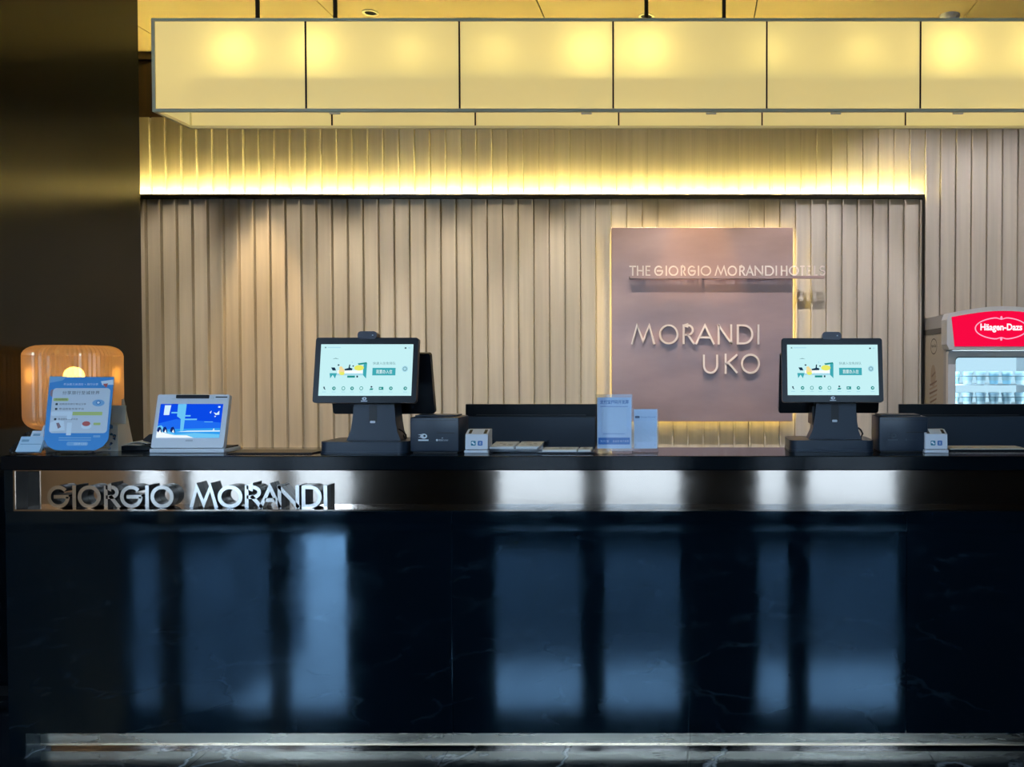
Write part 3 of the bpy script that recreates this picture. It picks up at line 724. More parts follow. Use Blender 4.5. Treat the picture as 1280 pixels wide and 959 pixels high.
# ---- white payment code readers
def reader(px, Y, label):
    o = ledge(px, Y); s = Y / F
    t = thing('payment_reader', label, 'card reader', o, 'white payment code readers')
    b = bm_new(); box(b, o.x - 15 * s, o.x + 15 * s, Y - .004, Y + .08, CH + .0005, CH + 4 * s, .002); obj('foot', b, WHITEP, t, 40)
    M = frame_m((o.x, 0, 0), (0, 1, 0), (0, 0, 1))
    b = bm_new()
    prof = [(Y, CH + 5 * s), (Y + .075, CH + 5 * s), (Y + .075, CH + 29 * s), (Y + .045, CH + 29 * s), (Y + .005, CH + 23.5 * s)]
    M = Matrix(((0, 0, 1, o.x), (1, 0, 0, 0), (0, 1, 0, 0), (0, 0, 0, 1)))
    prism(b, prof, -14 * s, 14 * s, M); bd = obj('body', b, WHITEP, t)
    b = bm_new(); box(b, o.x - 12 * s, o.x + 12 * s, Y + .004, Y + .07, CH + 4 * s, CH + 5 * s); obj('shadow_gap', b, BLKM, t)
    b = bm_new(); up = Vector((0, .04, 5.5 * s)).normalized(); Mt = frame_m((o.x, Y + .005, CH + 23.5 * s), (1, 0, 0), up)
    for x0 in (-11, 8): prism(b, [(x0 * s, .006), (x0 * s + .011, .006), (x0 * s + .011, .038), (x0 * s, .038)], 0, .0008, Mt)
    obj('scan_window', b, BLKM, bd)
    Mf = frame_m((o.x, Y + .0012, CH + 5 * s), (1, 0, 0), (0, .005, 18.5 * s)); b = bm_new()
    for x0, mi in ((-7, 0), (1.5, 1)):
        prism(b, rrect(x0 * s, (x0 + 6) * s, 4.5 * s, 10.5 * s, .003), -.0002, .0012, Mf, mi)
    flat(b, ell(-4.9 * s, 8.2 * s, 1.5 * s, 1.2 * s, 10), .0015, Mf, 2); flat(b, ell(-3.2 * s, 6.8 * s, 1.2 * s, 1.0 * s, 10), .0016, Mf, 2)
    text_into(b, '支', (2.8 * s, 6.4 * s, 5.6 * s, 9.4 * s), .0015, Mf, 2)
    obj('pay_icon', b, [mat('icon_teal', '2a7f96', .5), mat('icon_blue', '2767b0', .5), mat('icon_white', (.8, .85, .9), .5)], bd)
    return t
rd1 = reader(595.5, 3.32, 'small white payment reader in front of the left monitor back')
rd2 = copy_tree(rd1, ledge(1170.5, 3.33), 'small white payment reader in front of the right monitor back')

# ---- monitors seen from behind
def monitor(x0, x1, Y, label):
    a, e = PX(x0, Y, 540), PX(x1, Y, 540); z1 = PZ(505.5, Y); z0 = z1 - (e - a) * .60; cx = (a + e) / 2
    t = thing('monitor', label, 'monitor', (cx, Y + .1, .75), 'monitors facing the staff')
    b = bm_new(); box(b, a, e, Y + .012, Y + .034, z0, z1, .003); obj('screen', b, BLKP, t)
    b = bm_new(); box(b, a + .004, e - .004, Y, Y + .012, z0 + .004, z1 - .055, .003); obj('back_shell', b, NAVY, t)
    b = bm_new(); box(b, a + .05, e - .05, Y + .006, Y + .012, z1 - .051, z1 - .047); obj('vent_line', b, BLKM, t)
    b = bm_new(); box(b, cx - .035, cx + .035, Y - .045, Y - .0005, .762, z0 + .12, .004); obj('stand', b, BLKP, t)
    b = bm_new(); box(b, cx - .12, cx + .12, Y - .09, Y + .10, .7505, .762, .004); obj('foot', b, BLKP, t)
    return t
mo1 = monitor(581, 745.5, 3.92, 'back of a dark monitor rising behind the acrylic card trays')
mo2 = monitor(1124.5, 1289, 3.92, 'back of a dark monitor below the ice cream freezer')

# ---- white tablet with a blue screen
o = ledge(236, 3.34); Y = 3.34; s = Y / F
tb = thing('desk_tablet', 'white desk tablet with a bright blue polar picture', 'tablet', o)
b = bm_new(); box(b, PX(189.5, Y, 560), PX(282.5, Y, 560), Y - .015, Y + .11, CH + .0005, CH + .0165, .003); obj('base', b, WHITEP, tb, 40)
b = bm_new(); box(b, PX(192, Y, 560), PX(281, Y, 560), Y + .004, Y + .10, CH + .0165, CH + .022); obj('gap', b, BLKM, tb)
ti = R(14); Mt = frame_m((o.x, Y - .012, CH + .020), (1, 0, 0), (0, math.sin(ti), math.cos(ti)))
Wd, Hd = 90.5 * s, 66 * s / math.cos(ti)
b = bm_new(); prism(b, rrect(-Wd / 2, Wd / 2, 0, Hd, .006), -.02, 0, Mt)
box(b, -.06, .06, -.085, -.02, .01, .1, M=Mt @ Matrix(((1, 0, 0, 0), (0, 0, 1, 0), (0, 1, 0, 0), (0, 0, 0, 1)))); hs = obj('housing', b, WHITEP, tb)
b = bm_new(); prism(b, rrect(-21 * s, 20 * s, Hd - 5.2 * s, Hd - .8 * s, .002), 0, .006, Mt); obj('camera_bar', b, BLKP, hs)
b = bm_new()
for a in (-27 * s, 20.5 * s): prism(b, rrect(a, a + 5.5 * s, Hd - 5.6 * s, Hd - 2.4 * s, .002), 0, .003, Mt)
obj('clip', b, WHITEP, hs)
SW, SH = 79 * s, 42 * s / math.cos(ti); Md = Mt @ Matrix.Translation((-SW / 2 - .6 * s, 12.5 * s, .0005))
mb = [emi('tab_blue', '0a4ae6', 1.), emi('tab_sky', '2f9cf0', 1.), emi('tab_ice', 'cfeeff', 1.), emi('tab_cyan', '6ac4f5', 1.), emi('tab_dark', '12286e', 1.), emi('tab_white', 'f2fbff', 1.), emi('tab_mid', '1f6cf0', 1.)]
b = bm_new(); flat(b, [(0, 0), (SW, 0), (SW, SH), (0, SH)], 0, Md); dsp = obj('display', b, mb[0], hs)
b = bm_new()
def q(x): return (x - 225) / 695 * SW
def r(y): return (640 - y) / 380 * SH
def pol(pts, mi, l=1): flat(b, [(q(x), r(y)) for x, y in pts], .0003 * l, Md, mi)
pol([(225, 640), (920, 640), (920, 470), (700, 450), (420, 430), (225, 480)], 6, .5); pol([(225, 640), (920, 640), (920, 530), (225, 545)], 1, 1)
pol([(225, 640), (920, 640), (920, 600), (640, 585), (430, 600), (330, 560), (265, 500), (225, 510)], 3, 2); pol([(225, 640), (640, 640), (560, 612), (420, 610), (330, 590), (225, 560)], 5, 3)
pol([(420, 262), (515, 262), (515, 560), (480, 575), (470, 430), (425, 400)], 3, 2); pol([(275, 275), (345, 275), (335, 385), (275, 385)], 2, 2)
pol([(440, 575), (920, 570), (920, 556), (860, 556), (850, 530), (835, 556), (560, 560)], 2, 3)
for x in (240, 300, 385):
    pol([(q_[0] + x, q_[1]) for q_ in ((-15, 560), (-8, 525), (15, 515), (32, 540), (45, 590), (20, 560), (0, 580))], 4, 4); pol([(q_[0] + x, q_[1]) for q_ in ((8, 575), (20, 545), (34, 585))], 5, 5)
pol([(780, 355), (800, 335), (795, 370)], 2, 2); pol([(825, 355), (860, 365), (885, 335), (890, 380), (850, 385)], 2, 2); pol([(835, 395), (858, 395), (846, 410)], 2, 2); pol([(868, 285), (892, 285), (892, 302), (868, 302)], 2, 2)
for x0, x1, y0 in ((358, 505, 355), (430, 575, 390), (510, 650, 430)): pol([(x0, y0 + 12), (x1, y0 + 12), (x1, y0 - 4), (x0, y0 - 4)], 3, 4)
pol([(735, 465), (830, 465), (830, 458), (735, 458)], 3, 3)
obj('display_picture', b, mb, dsp)
b = bm_new(); flat(b, [(28 * s, Hd - 4.2 * s), (43 * s, Hd - 4.2 * s), (43 * s, Hd - 2.6 * s), (28 * s, Hd - 2.6 * s)], .0004, Mt); flat(b, [(-3 * s, 8 * s), (6 * s, 8 * s), (6 * s, 10 * s), (-3 * s, 10 * s)], .0004, Mt, 1); obj('maker_mark', b, [BLKP, mat('mark_grey', (.5, .52, .55), .5)], hs)

# ---- blue notice and the leaflet box behind it
Y = 3.40; s = Y / F; o = ledge(102, Y)
lb = thing('leaflet_box', 'printed cardboard leaflet box behind the blue notice', 'box', o)
x0, x1 = PX(57, Y, 560), PX(147.5, Y, 560)
b = bm_new(); box(b, x0, x1, Y, Y + .055, CH + .0005, PZ(531, Y)); bd = obj('body', b, CREAM, lb)
b = bm_new(); Mb = Matrix(((0, 0, 1, 0), (1, 0, 0, Y), (0, 1, 0, CH), (0, 0, 0, 1)))
prism(b, [(.056, .0005), (.13, .0005), (.12, .01), (.065, .20), (.056, .20)], x1 - .02, x1 - .016, Mb); obj('easel', b, CREAM, lb)
b = bm_new(); box(b, x0 + .004, x1 - .004, Y + .0555, Y + .059, CH + .0005, PZ(508, Y)); obj('back_board', b, CREAM, lb)
cols = [mat('print_%d' % i, c_, .7) for i, c_ in enumerate(('3b4c66', '8a6a5c', '5d86b5', 'c9b98c', 'b0554f', '41667a'))]
b = bm_new(); Mf = frame_m((0, Y - .0006, 0), (1, 0, 0), (0, 0, 1))
for k in range(90):
    cx, cz_ = random.uniform(x0 + .006, x1 - .008), random.uniform(CH + .008, PZ(533, Y)); rr = random.uniform(.004, .012)
    n = random.choice((3, 4, 5, 6)); ph = random.random() * 6
    flat(b, [(cx + rr * random.uniform(.6, 1.2) * math.cos(ph + 6.283 * i / n), cz_ + rr * random.uniform(.5, 1) * math.sin(ph + 6.283 * i / n)) for i in range(n)], .0002 * (k % 4), Mf, k % 6)
flat(b, [(x0 + .05, CH + .012), (x1 - .03, CH + .010), (x1 - .03, CH + .017), (x0 + .05, CH + .020)], .0001, Mf, 3)
obj('print', b, cols, bd)

Y = 3.30
nt_ = thing('notice', 'blue and white printed notice standing in front of the amber lamp', 'notice', ledge(96, Y))
up = Vector((0, math.sin(R(9)), math.cos(R(9)))); s = Y / F
Mn = frame_m((PX(96, Y, 560), Y - .01, CH + .010), (1, 0, 0), up)
Wd, Hd = 83 * s, 95 * s
b = bm_new(); prism(b, [(-Wd / 2 + .012, .0), (Wd / 2 - .012, 0.0), (Wd / 2, .02), (Wd / 2, Hd), (-Wd / 2, Hd), (-Wd / 2, .02)], -.0035, -.0012, Mn); cv = obj('clear_cover', b, ACR, nt_)
b = bm_new(); box(b, -.045, .045, 0, .10, 0, .0025, M=Matrix.Translation((PX(96, Y, 560), Y - .022, CH + .0005))); obj('clear_foot', b, ACR, nt_)
b = bm_new(); prism(b, [(-Wd * .5 + .05, 0.004), (Wd * .5 - .05, .004), (Wd * .5 - .02, .02), (Wd * .5 - .004, .045), (Wd * .5 - .003, Hd - .003), (-Wd * .5 + .003, Hd - .003), (-Wd * .5 + .004, .045), (-Wd * .5 + .02, .02)], -.0010, 0, Mn)
sh_ = obj('sheet', b, mat('notice_blue', '3f93d6', .6), nt_)
b = bm_new(); mp_ = [mat('notice_panel', (.66, .72, .78), .6), mat('notice_white', (.78, .86, .92), .6), mat('notice_ink', '33424a', .6), mat('notice_green', 'c3d27a', .6), mat('notice_red', 'c9605a', .6), mat('notice_skin', '9a7f86', .6), mat('notice_lblue', '7fb4dd', .6), mat('notice_dblue', '2f7fc4', .6)]
Mo = Mn @ Matrix.Translation((-Wd / 2, 0, .0003))
def q(x): return (x - 40) / 755 * Wd
def r(y): return (930 - y) / 870 * Hd
def rr_(x0, x1, y0, y1, rad, mi, l=1): flat(b, [(q(u), r(v)) for u, v in rrect(x0, x1, y0, y1, rad)][::-1], .0003 * l, Mo, mi)
def pol(pts, mi, l=1): flat(b, [(q(x), r(y)) for x, y in pts], .0003 * l, Mo, mi)
rr_(100, 760, 200, 720, 40, 0); pol([(45, 62), (240, 66), (200, 110), (50, 140)], 6)
text_into(b, '乔治莫兰迪酒店 × 旅行分享', (q(215), q(612), r(168), r(142)), .0003, Mo, 1)
text_into(b, '分享旅行至诚世界', (q(212), q(638), r(275), r(232)), .0006, Mo, 2)
rr_(115, 290, 315, 350, 14, 3, 2); text_into(b, '活动规则', (q(130), q(272), r(343), r(320)), .0009, Mo, 2)
for y0, x1 in ((382, 495), (438, 475), (556, 415)):
    rr_(145, 172, y0 - 8, y0 + 16, 6, 2, 2)
    text_into(b, '拍照发布旅行笔记分享' if x1 > 480 else '带话题发布至平台', (q(190), q(x1), r(y0 + 14), r(y0 - 8)), .0006, Mo, 2)
rr_(350, 690, 475, 515, 8, 3, 2); rr_(105, 350, 470, 520, 18, 1, 2); rr_(300, 355, 600, 745, 6, 1, 3); rr_(290, 345, 470, 560, 6, 1, 3)
pol([(105, 600), (180, 570), (260, 580), (280, 690), (110, 700)], 1, 2); pol([(175, 605), (205, 600), (235, 650), (200, 670)], 5, 3)
flat(b, [(q(u), r(v)) for u, v in ell(520, 640, 60, 34)][::-1], .0006, Mo, 1); flat(b, [(q(u), r(v)) for u, v in ell(518, 612, 46, 28)][::-1], .0009, Mo, 4)
flat(b, [(q(u), r(v)) for u, v in ell(635, 372, 70, 40)][::-1], .0006, Mo, 6); flat(b, [(q(u), r(v)) for u, v in ell(635, 368, 26, 22)][::-1], .0009, Mo, 7); flat(b, [(q(u), r(v)) for u, v in ell(635, 368, 16, 13)][::-1], .0012, Mo, 1)
rr_(600, 680, 600, 628, 6, 3, 2); pol([(640, 120), (780, 100), (790, 160), (660, 165)], 1, 2); pol([(668, 150), (725, 145), (712, 195), (690, 180)], 4, 3)
rr_(70, 190, 215, 300, 30, 5, .5); rr_(315, 560, 820, 865, 20, 6, 2); text_into(b, '扫码参与活动', (q(400), q(545), r(858), r(830)), .0009, Mo, 1)
for k in range(2): rr_(220, 590, 768 + 26 * k, 780 + 26 * k, 4, 6, 2)
rr_(610, 690, 745, 770, 4, 6, 2)
obj('print', b, mp_, sh_)

# ---- card holder with three leaflet stacks
Y = 3.262; s = Y / F; x0, x1 = PX(12, Y, 565), PX(38, Y, 565)
ch_ = thing('card_holder', 'clear acrylic stepped card holder at the left end of the counter', 'card holder', ((x0 + x1) / 2, Y, CH))
b = bm_new(); box(b, x0, x1 + .02, Y, Y + .125, CH + .0005, CH + .0035); obj('base', b, ACR, ch_)
for k in range(3):
    b = bm_new(); yk_ = Y + .012 + k * .028; box(b, x0 + .002, x1 + .016, yk_ - .004, yk_ - .001, CH + .0035, CH + .010 + .012 * k); obj('step', b, ACR, ch_)
b = bm_new(); prism(b, [(0.002, .0035), (.123, .0035), (.123, .08), (.09, .08), (.002, .02)], x0 - .003, x0 - .0005, Matrix(((0, 0, 1, 0), (1, 0, 0, Y), (0, 1, 0, CH), (0, 0, 0, 1)))); obj('side', b, ACR, ch_)
lean = R(30); up = Vector((0, math.sin(lean), math.cos(lean)))
for k, lbl in enumerate(('pale blue card stack on the front step of the clear holder', 'white card stack on the middle step of the clear holder', 'white card stack on the rear step of the clear holder')):
    xa = x0 + .012 + k * .020; za = CH + .011 + .016 * k
    Mk = frame_m((xa, Y + .012 + k * .028, za), (1, 0, 0), up)
    b = bm_new(); Wc, Hc = .088 - .006 * k, .062 + .004 * k
    prism(b, [(0, 0), (Wc, 0), (Wc, Hc), (0, Hc)], -.012, 0, Mk)
    flat(b, [(.008, Hc - .012), (.035, Hc - .012), (.035, Hc - .022), (.008, Hc - .022)], .0003, Mk, 1); flat(b, [(.008, Hc - .03), (.085, Hc - .03), (.085, Hc - .033), (.008, Hc - .033)], .0003, Mk, 1)
    one('card_stack', b, [mat('card_blue' if k == 0 else 'card_white', 'b9d6ea' if k == 0 else 'd3dbe6', .6), mat('card_ink', '7fa6c0', .6)], lbl, 'cards', 'card stacks in the clear holder', (xa + Wc / 2, Y + .012 + k * .028, za))

# ---- loose sheets on a black tray, black pouch
Y = 3.42
b = bm_new(); box(b, PX(148, Y, 560), PX(192, Y, 560), Y, Y + .13, CH + .0005, CH + .018, .002); one('black_tray', b, BLKP, 'low black tray between the notice and the white tablet', 'tray', None, (PX(170, Y, 560), Y + .06, CH))
for k, (a, e, dz, ry, lb_) in enumerate(((142, 172, .0185, 0, 'lower loose cream sheet on the black tray'), (154, 180, .0235, 6, 'upper loose cream sheet on the black tray'))):
    xa, xb = PX(a, Y, 560), PX(e, Y, 560); b = bm_new()
    n = 8; top = []
    for i in range(n + 1):
        u = i / n; zc_ = CH + dz + .006 * math.sin(u * 3.1) * (k + .4)
        top.append((xa + (xb - xa) * u, zc_))
    V0 = [[bmv for bmv in (b.verts.new((x_, Y + .01 + k * .01, z_)), b.verts.new((x_ + .01, Y + .11, z_ + .004)), b.verts.new((x_ + .01, Y + .11, z_ + .0065)), b.verts.new((x_, Y + .01 + k * .01, z_ + .0025)))] for x_, z_ in top]
    for i in range(n):
        for j in range(4): b.faces.new((V0[i][j], V0[i + 1][j], V0[i + 1][(j + 1) % 4], V0[i][(j + 1) % 4]))
    b.faces.new(V0[0]); b.faces.new(V0[-1][::-1])
    one('loose_sheet', b, CREAM, lb_, 'paper', 'loose sheets on the black tray', ((xa + xb) / 2, Y + .06, CH + dz), 60)
Y = 3.46; xa, xb = PX(178, Y, 560), PX(200, Y, 560)
b = bm_new(); prism(b, [(xa, CH + .0185), (xb, CH + .0185), (xb, PZ(542, Y)), (xa + (xb - xa) * .4, PZ(543, Y)), (xa + .004, PZ(549, Y))], -Y - .05, -Y, frame_m((0, 0, 0), (1, 0, 0), (0, 0, 1)))
one('black_pouch', b, mat('black_cloth', (.02, .018, .02), .8), 'small black pouch behind the white tablet', 'pouch', None, ((xa + xb) / 2, Y, CH + .0185))
Y = 3.35
b = bm_new(); box(b, PX(293, Y, 565), PX(398, Y, 565), Y - .06, Y + .08, CH + .0005, CH + .005, .001); one('desk_mat', b, BLKP, 'thin black mat lying between the white tablet and the till', 'mat', None, (PX(345, Y, 565), Y, CH))

# ---- acrylic trays
def tray(x0, x1, Y, h, dep, label, cards, lean_):
    a, e = PX(x0, Y, 565), PX(x1, Y, 565)
    t = thing('acrylic_tray', label, 'tray', ((a + e) / 2, Y, CH), 'clear acrylic card trays')
    b = bm_new(); box(b, a, e, Y, Y + dep, CH + .0005, CH + .0035); obj('base', b, ACR, t)
    for q_ in ((a, e, Y, Y + .003), (a, e, Y + dep - .003, Y + dep)):
        b = bm_new(); box(b, *q_, CH + .0036, CH + h); obj('wall', b, ACR, t)
    for q_ in ((a, a + .003), (e - .003, e)):
        b = bm_new(); box(b, *q_, Y + .0031, Y + dep - .0031, CH + .0036, CH + h + .012); obj('wall', b, ACR, t)
    b = bm_new(); box(b, a + .0035, e - .0035, Y + .0035, Y + dep - .0035, CH + .004, CH + h * .55); obj('dark_insert', b, mat('tray_insert', (.03, .028, .028), .4), t)
    up_ = Vector((0, math.cos(lean_), math.sin(lean_)))
    for c0, c1, lab in cards:
        ca, ce = PX(c0, Y, 560), PX(c1, Y, 560)
        Mc = frame_m((ca, Y + .012, CH + h * .55 + .0085), (1, 0, 0), up_); L_ = dep * .72
        b = bm_new(); prism(b, [(0, 0), (ce - ca, 0), (ce - ca, L_), (0, L_)], -.008, 0, Mc)
        for k in range(10):
            u0 = .01 + (ce - ca - .03) * random.random(); v0 = L_ * (.25 + .5 * random.random()); flat(b, [(u0, v0), (u0 + .012, v0), (u0 + .012, v0 + .006), (u0, v0 + .006)], .0003, Mc, 1)
        one('card_pack', b, [mat('card_cream', (.86, .83, .76), .7), mat('card_grey', (.35, .32, .27), .7)], lab, 'cards', 'card packs in the trays', ((ca + ce) / 2, Y + .012, CH + h * .55))
tray(607, 679, 3.33, .026, .16, 'deeper clear tray with two cream card packs beside the white payment reader', ((611, 641, 'left cream card pack in the deeper clear tray'), (644, 673, 'right cream card pack in the deeper clear tray')), R(5))
tray(671, 744, 3.30, .010, .10, 'flat clear tray just left of the standing code signs', ((677, 720, 'wide pink-edged card pack in the flat clear tray'), (722, 738, 'narrow card pack in the flat clear tray')), R(3))

# ---- standing code signs (codes left out)
def stand_sign(x0, x1, y0, y1, Y, label, big):
    a, e, z0, z1 = PX(x0, Y, 530), PX(x1, Y, 530), CH, PZ(y0, Y)
    t = thing('counter_sign', label, 'sign', ((a + e) / 2, Y, CH), 'clear stand signs on the counter')
    b = bm_new(); box(b, a, e, Y, Y + .002, CH + .004, z1); box(b, a, e, Y + .0034, Y + .0054, CH + .004, z1); obj('clear_sleeve', b, ACR, t)
    b = bm_new(); box(b, a, e, Y - .03, Y + .05, CH + .0005, CH + .004); obj('clear_foot', b, ACR, t)
    W, H = e - a, z1 - CH
    b = bm_new(); box(b, a + .006, e - .004, Y + .0021, Y + .0033, CH + (.018 if big else .014), z1 - (.012 if big else .001)); sh = obj('card', b, mat('sign_card', (.62, .74, .90), .55), t)
    M = frame_m((a, Y + .0019, CH), (1, 0, 0), (0, 0, 1)); b = bm_new()
    ms = [mat('sign_ink', '4f78b4', .55), mat('sign_band', '3f79bd', .55), mat('sign_panel', (.62, .73, .86), .55), mat('sign_navy', '24406e', .55)]
    Mi = M @ Matrix.Translation((0, 0, -.0001))
    if big:
        text_into(b, '支付宝扫码开发票', (W * .12, W * .90, H * .835, H * .905), 0, Mi, 0, bold=.02)
        flat(b, [(W * .12, H * .79), (W * .88, H * .79), (W * .88, H * .797), (W * .12, H * .797)], 0, Mi, 0)
        flat(b, rrect(W * .17, W * .84, H * .36, H * .78, .004), 0, Mi, 2)
        flat(b, [(W * .20, H * .325), (W * .80, H * .325), (W * .80, H * .331), (W * .20, H * .331)], 0, Mi, 0)
        flat(b, [(W * .07, H * .15), (W * .93, H * .15), (W * .93, H * .265), (W * .07, H * .265)], 0, Mi, 1)
        text_into(b, '支付宝', (W * .12, W * .36, H * .185, H * .225), .0001, Mi, 2); text_into(b, '企业码 电子发票', (W * .46, W * .9, H * .185, H * .225), .0001, Mi, 2)
    else:
        flat(b, [(W * .10, H * .79), (W * .28, H * .79), (W * .28, H * .84), (W * .10, H * .84)], 0, Mi, 3)
        text_into(b, 'Giorgio Morandi', (W * .32, W * .90, H * .785, H * .835), 0, Mi, 0)
        flat(b, rrect(W * .14, W * .86, H * .25, H * .73, .003), 0, Mi, 2)
        for u in (.12, .88): flat(b, ell(W * u, H * .17, .0015, .0015, 8), 0, Mi, 0)
    obj('print', b, ms, sh)
stand_sign(744.5, 790.5, 493, 566, 3.32, 'taller pale blue sign in a clear stand with a blue lower band', True)
stand_sign(790.5, 822.5, 511.5, 564, 3.36, 'shorter pale blue sign in a clear stand beside the copper sign', False)

# ---- pale keyboard tray at the right
Y = 3.40
b = bm_new(); box(b, PX(1187, Y, 563), PX(1290, Y, 563), Y, Y + .14, CH + .0005, CH + .006); tr = one('document_folder', b, BLKP, 'dark flat folder right of the white payment reader', 'folder', None, (PX(1240, Y, 563), Y, CH))
b = bm_new(); box(b, PX(1188, Y, 563), PX(1284, Y, 563), Y + .005, Y + .135, CH + .0063, CH + .0095); one('paper_sheet', b, CREAM, 'cream papers lying on the dark folder at the right', 'paper', None, (PX(1236, Y, 563), Y, CH + .006))

# ================================================================== ICE CREAM FREEZER
YF_ = 5.20; X0 = PX(1186, YF_, 470); WF = .63; X1 = X0 + WF; ZF = PZ(389, YF_); YBk = 5.80
fz = thing('ice_cream_freezer', 'white upright ice cream freezer with a red lit header', 'freezer', ((X0 + X1) / 2, (YF_ + YBk) / 2, 0))
CAB = mat('freezer_grey', (.42, .41, .40), .4); CABW = mat('freezer_white', (.78, .78, .76), .35)
zdoor1 = PZ(438, YF_); zin1 = PZ(446, YF_)
for nm_, q_ in (('cabinet_side', (X0, X0 + .035, YF_ + .05, YBk - .02, .12, zdoor1)), ('cabinet_side', (X1 - .035, X1, YF_ + .05, YBk - .02, .12, zdoor1)), ('cabinet_back', (X0 + .035, X1 - .035, YBk - .06, YBk - .02, .12, zdoor1)),
               ('cabinet_base', (X0, X1, YF_ + .05, YBk - .02, 0.03, .12)), ('cabinet_top', (X0, X1, YF_ + .05, YBk - .02, zdoor1, ZF - .015))):
    b = bm_new(); box(b, *q_); obj(nm_, b, CAB, fz)
b = bm_new(); box(b, X0 + .03, X1 - .03, YF_ + .08, YBk - .05, 0, .03); obj('plinth', b, BLKM, fz)
b = bm_new(); box(b, X0 + .0355, X1 - .0355, YBk - .066, YBk - .061, .13, zdoor1 - .002); obj('liner', b, emi('liner_glow', (.72, .92, 1.), 1.1), fz)  # liner itself glows to stand for the brightness inside the freezer
for xx in (X0 + .0352, X1 - .0382):
    b = bm_new(); box(b, xx, xx + .003, YF_ + .052, YBk - .067, .13, zdoor1 - .002); obj('side_liner', b, WHITEP, fz)
# header with bowed top
Mh = frame_m((0, YF_, 0), (1, 0, 0), (0, 0, 1)); zb_h = PZ(437, YF_); hx0, hx1 = X0 - .018, X1 + .018; cxh = (X0 + X1) / 2
outer = [(hx1 - .03, zb_h), (hx0 + .012, zb_h), (hx0, zb_h + .03)] + [(hx0, ZF - .05)] + [(hx0 + .015 + (hx1 - hx0 - .03) * k / 14, ZF - .012 + .040 * math.sin(math.pi * k / 14)) for k in range(15)] + [(hx1, ZF - .05), (hx1, zb_h + .03)]
b = bm_new(); prism(b, outer, -.10, .02, Mh); hd = obj('header', b, CABW, fz)
inner = [(hx0 + .045, zb_h + .018), (hx1 - .045, zb_h + .018)] + [(hx1 - .026 - (hx1 - hx0 - .052) * k / 12, ZF - .036 + .036 * math.sin(math.pi * k / 12)) for k in range(13)]
RED = emi('header_red', (.95, .003, .055), 1.0); PNK = emi('header_pink', (1., .42, .62), 1.0); WHT = emi('header_white', (1., .86, .92), 1.15)
b = bm_new(); prism(b, inner, .0203, .022, Mh); hf = obj('header_face', b, RED, hd)
b = bm_new(); cc = Vector((PX(1250, YF_, 410), (PZ(393.5, YF_) + PZ(428, YF_)) / 2)); rx, rz = 33.0 / F * YF_, 14.2 / F * YF_
N = 72; ring = []
for k in range(N):
    a = 2 * math.pi * k / N; sgn = 1
    wob = 1 - .16 * math.exp(-((math.cos(a)) / .13) ** 2)
    ring.append((cc.x + rx * math.cos(a), cc.y + rz * math.sin(a) * wob))
def scl(p, f): return (cc.x + (p[0] - cc.x) * (1 - f / rx), cc.y + (p[1] - cc.y) * (1 - f / rz))
for k in range(N):
    p0, p1 = ring[k], ring[(k + 1) % N]; flat(b, [p0, p1, scl(p1, .007), scl(p0, .007)], .0225, Mh, 0)
for sg_ in (1, -1): flat(b, ell(cc.x, cc.y + sg_ * rz * .93, .007, .010, 10), .0227, Mh, 0)
text_into(b, 'Häagen-Dazs', (cc.x - rx * .79, cc.x + rx * .79, cc.y - rz * .36, cc.y + rz * .42), .0228, Mh, 1, bold=.035)
obj('emblem', b, [PNK, WHT], hf)
# door: white frame with clear pane
b = bm_new(); zd0 = .14; fo, fi_ = rrect(X0 - .002, X1 + .002, zd0, zdoor1 - .003, .012), rrect(X0 + .04, X1 - .04, zd0 + .05, zin1, .022)
Mdn = frame_m((0, YF_ + .02, 0), (1, 0, 0), (0, 0, 1)); n = len(fo)
vo = [[b.verts.new(Mdn @ Vector((u, v, w_))) for u, v in L] for L in (fo, fi_) for w_ in (-.03, .012)]
for i in range(n):
    j = (i + 1) % n
    b.faces.new((vo[1][i], vo[1][j], vo[3][j], vo[3][i])); b.faces.new((vo[0][i], vo[2][i], vo[2][j], vo[0][j])); b.faces.new((vo[0][i], vo[0][j], vo[1][j], vo[1][i])); b.faces.new((vo[2][i], vo[3][i], vo[3][j], vo[2][j]))
dr = obj('door', b, CABW, fz, 40)
b = bm_new(); prism(b, fi_, -.02, -.016, Mdn); obj('pane', b, clear('freezer_glass', (.86, .95, 1.), .06), dr)
b = bm_new(); box(b, X1 - .03, X1 - .012, YF_ - .03, YF_ + .0085, .8, 1.1, .004); obj('handle', b, CABW, dr)
GASK = mat('door_gasket', (.12, .20, .25), .5)
b = bm_new()
gi = rrect(X0 + .046, X1 - .046, zd0 + .056, zin1 - .006, .020); vv = [[b.verts.new(Mdn @ Vector((u, v, .0))) for u, v in L] for L in (fi_, gi)]
for i in range(n): b.faces.new((vv[0][i], vv[0][(i + 1) % n], vv[1][(i + 1) % n], vv[1][i]))
obj('gasket', b, GASK, dr)
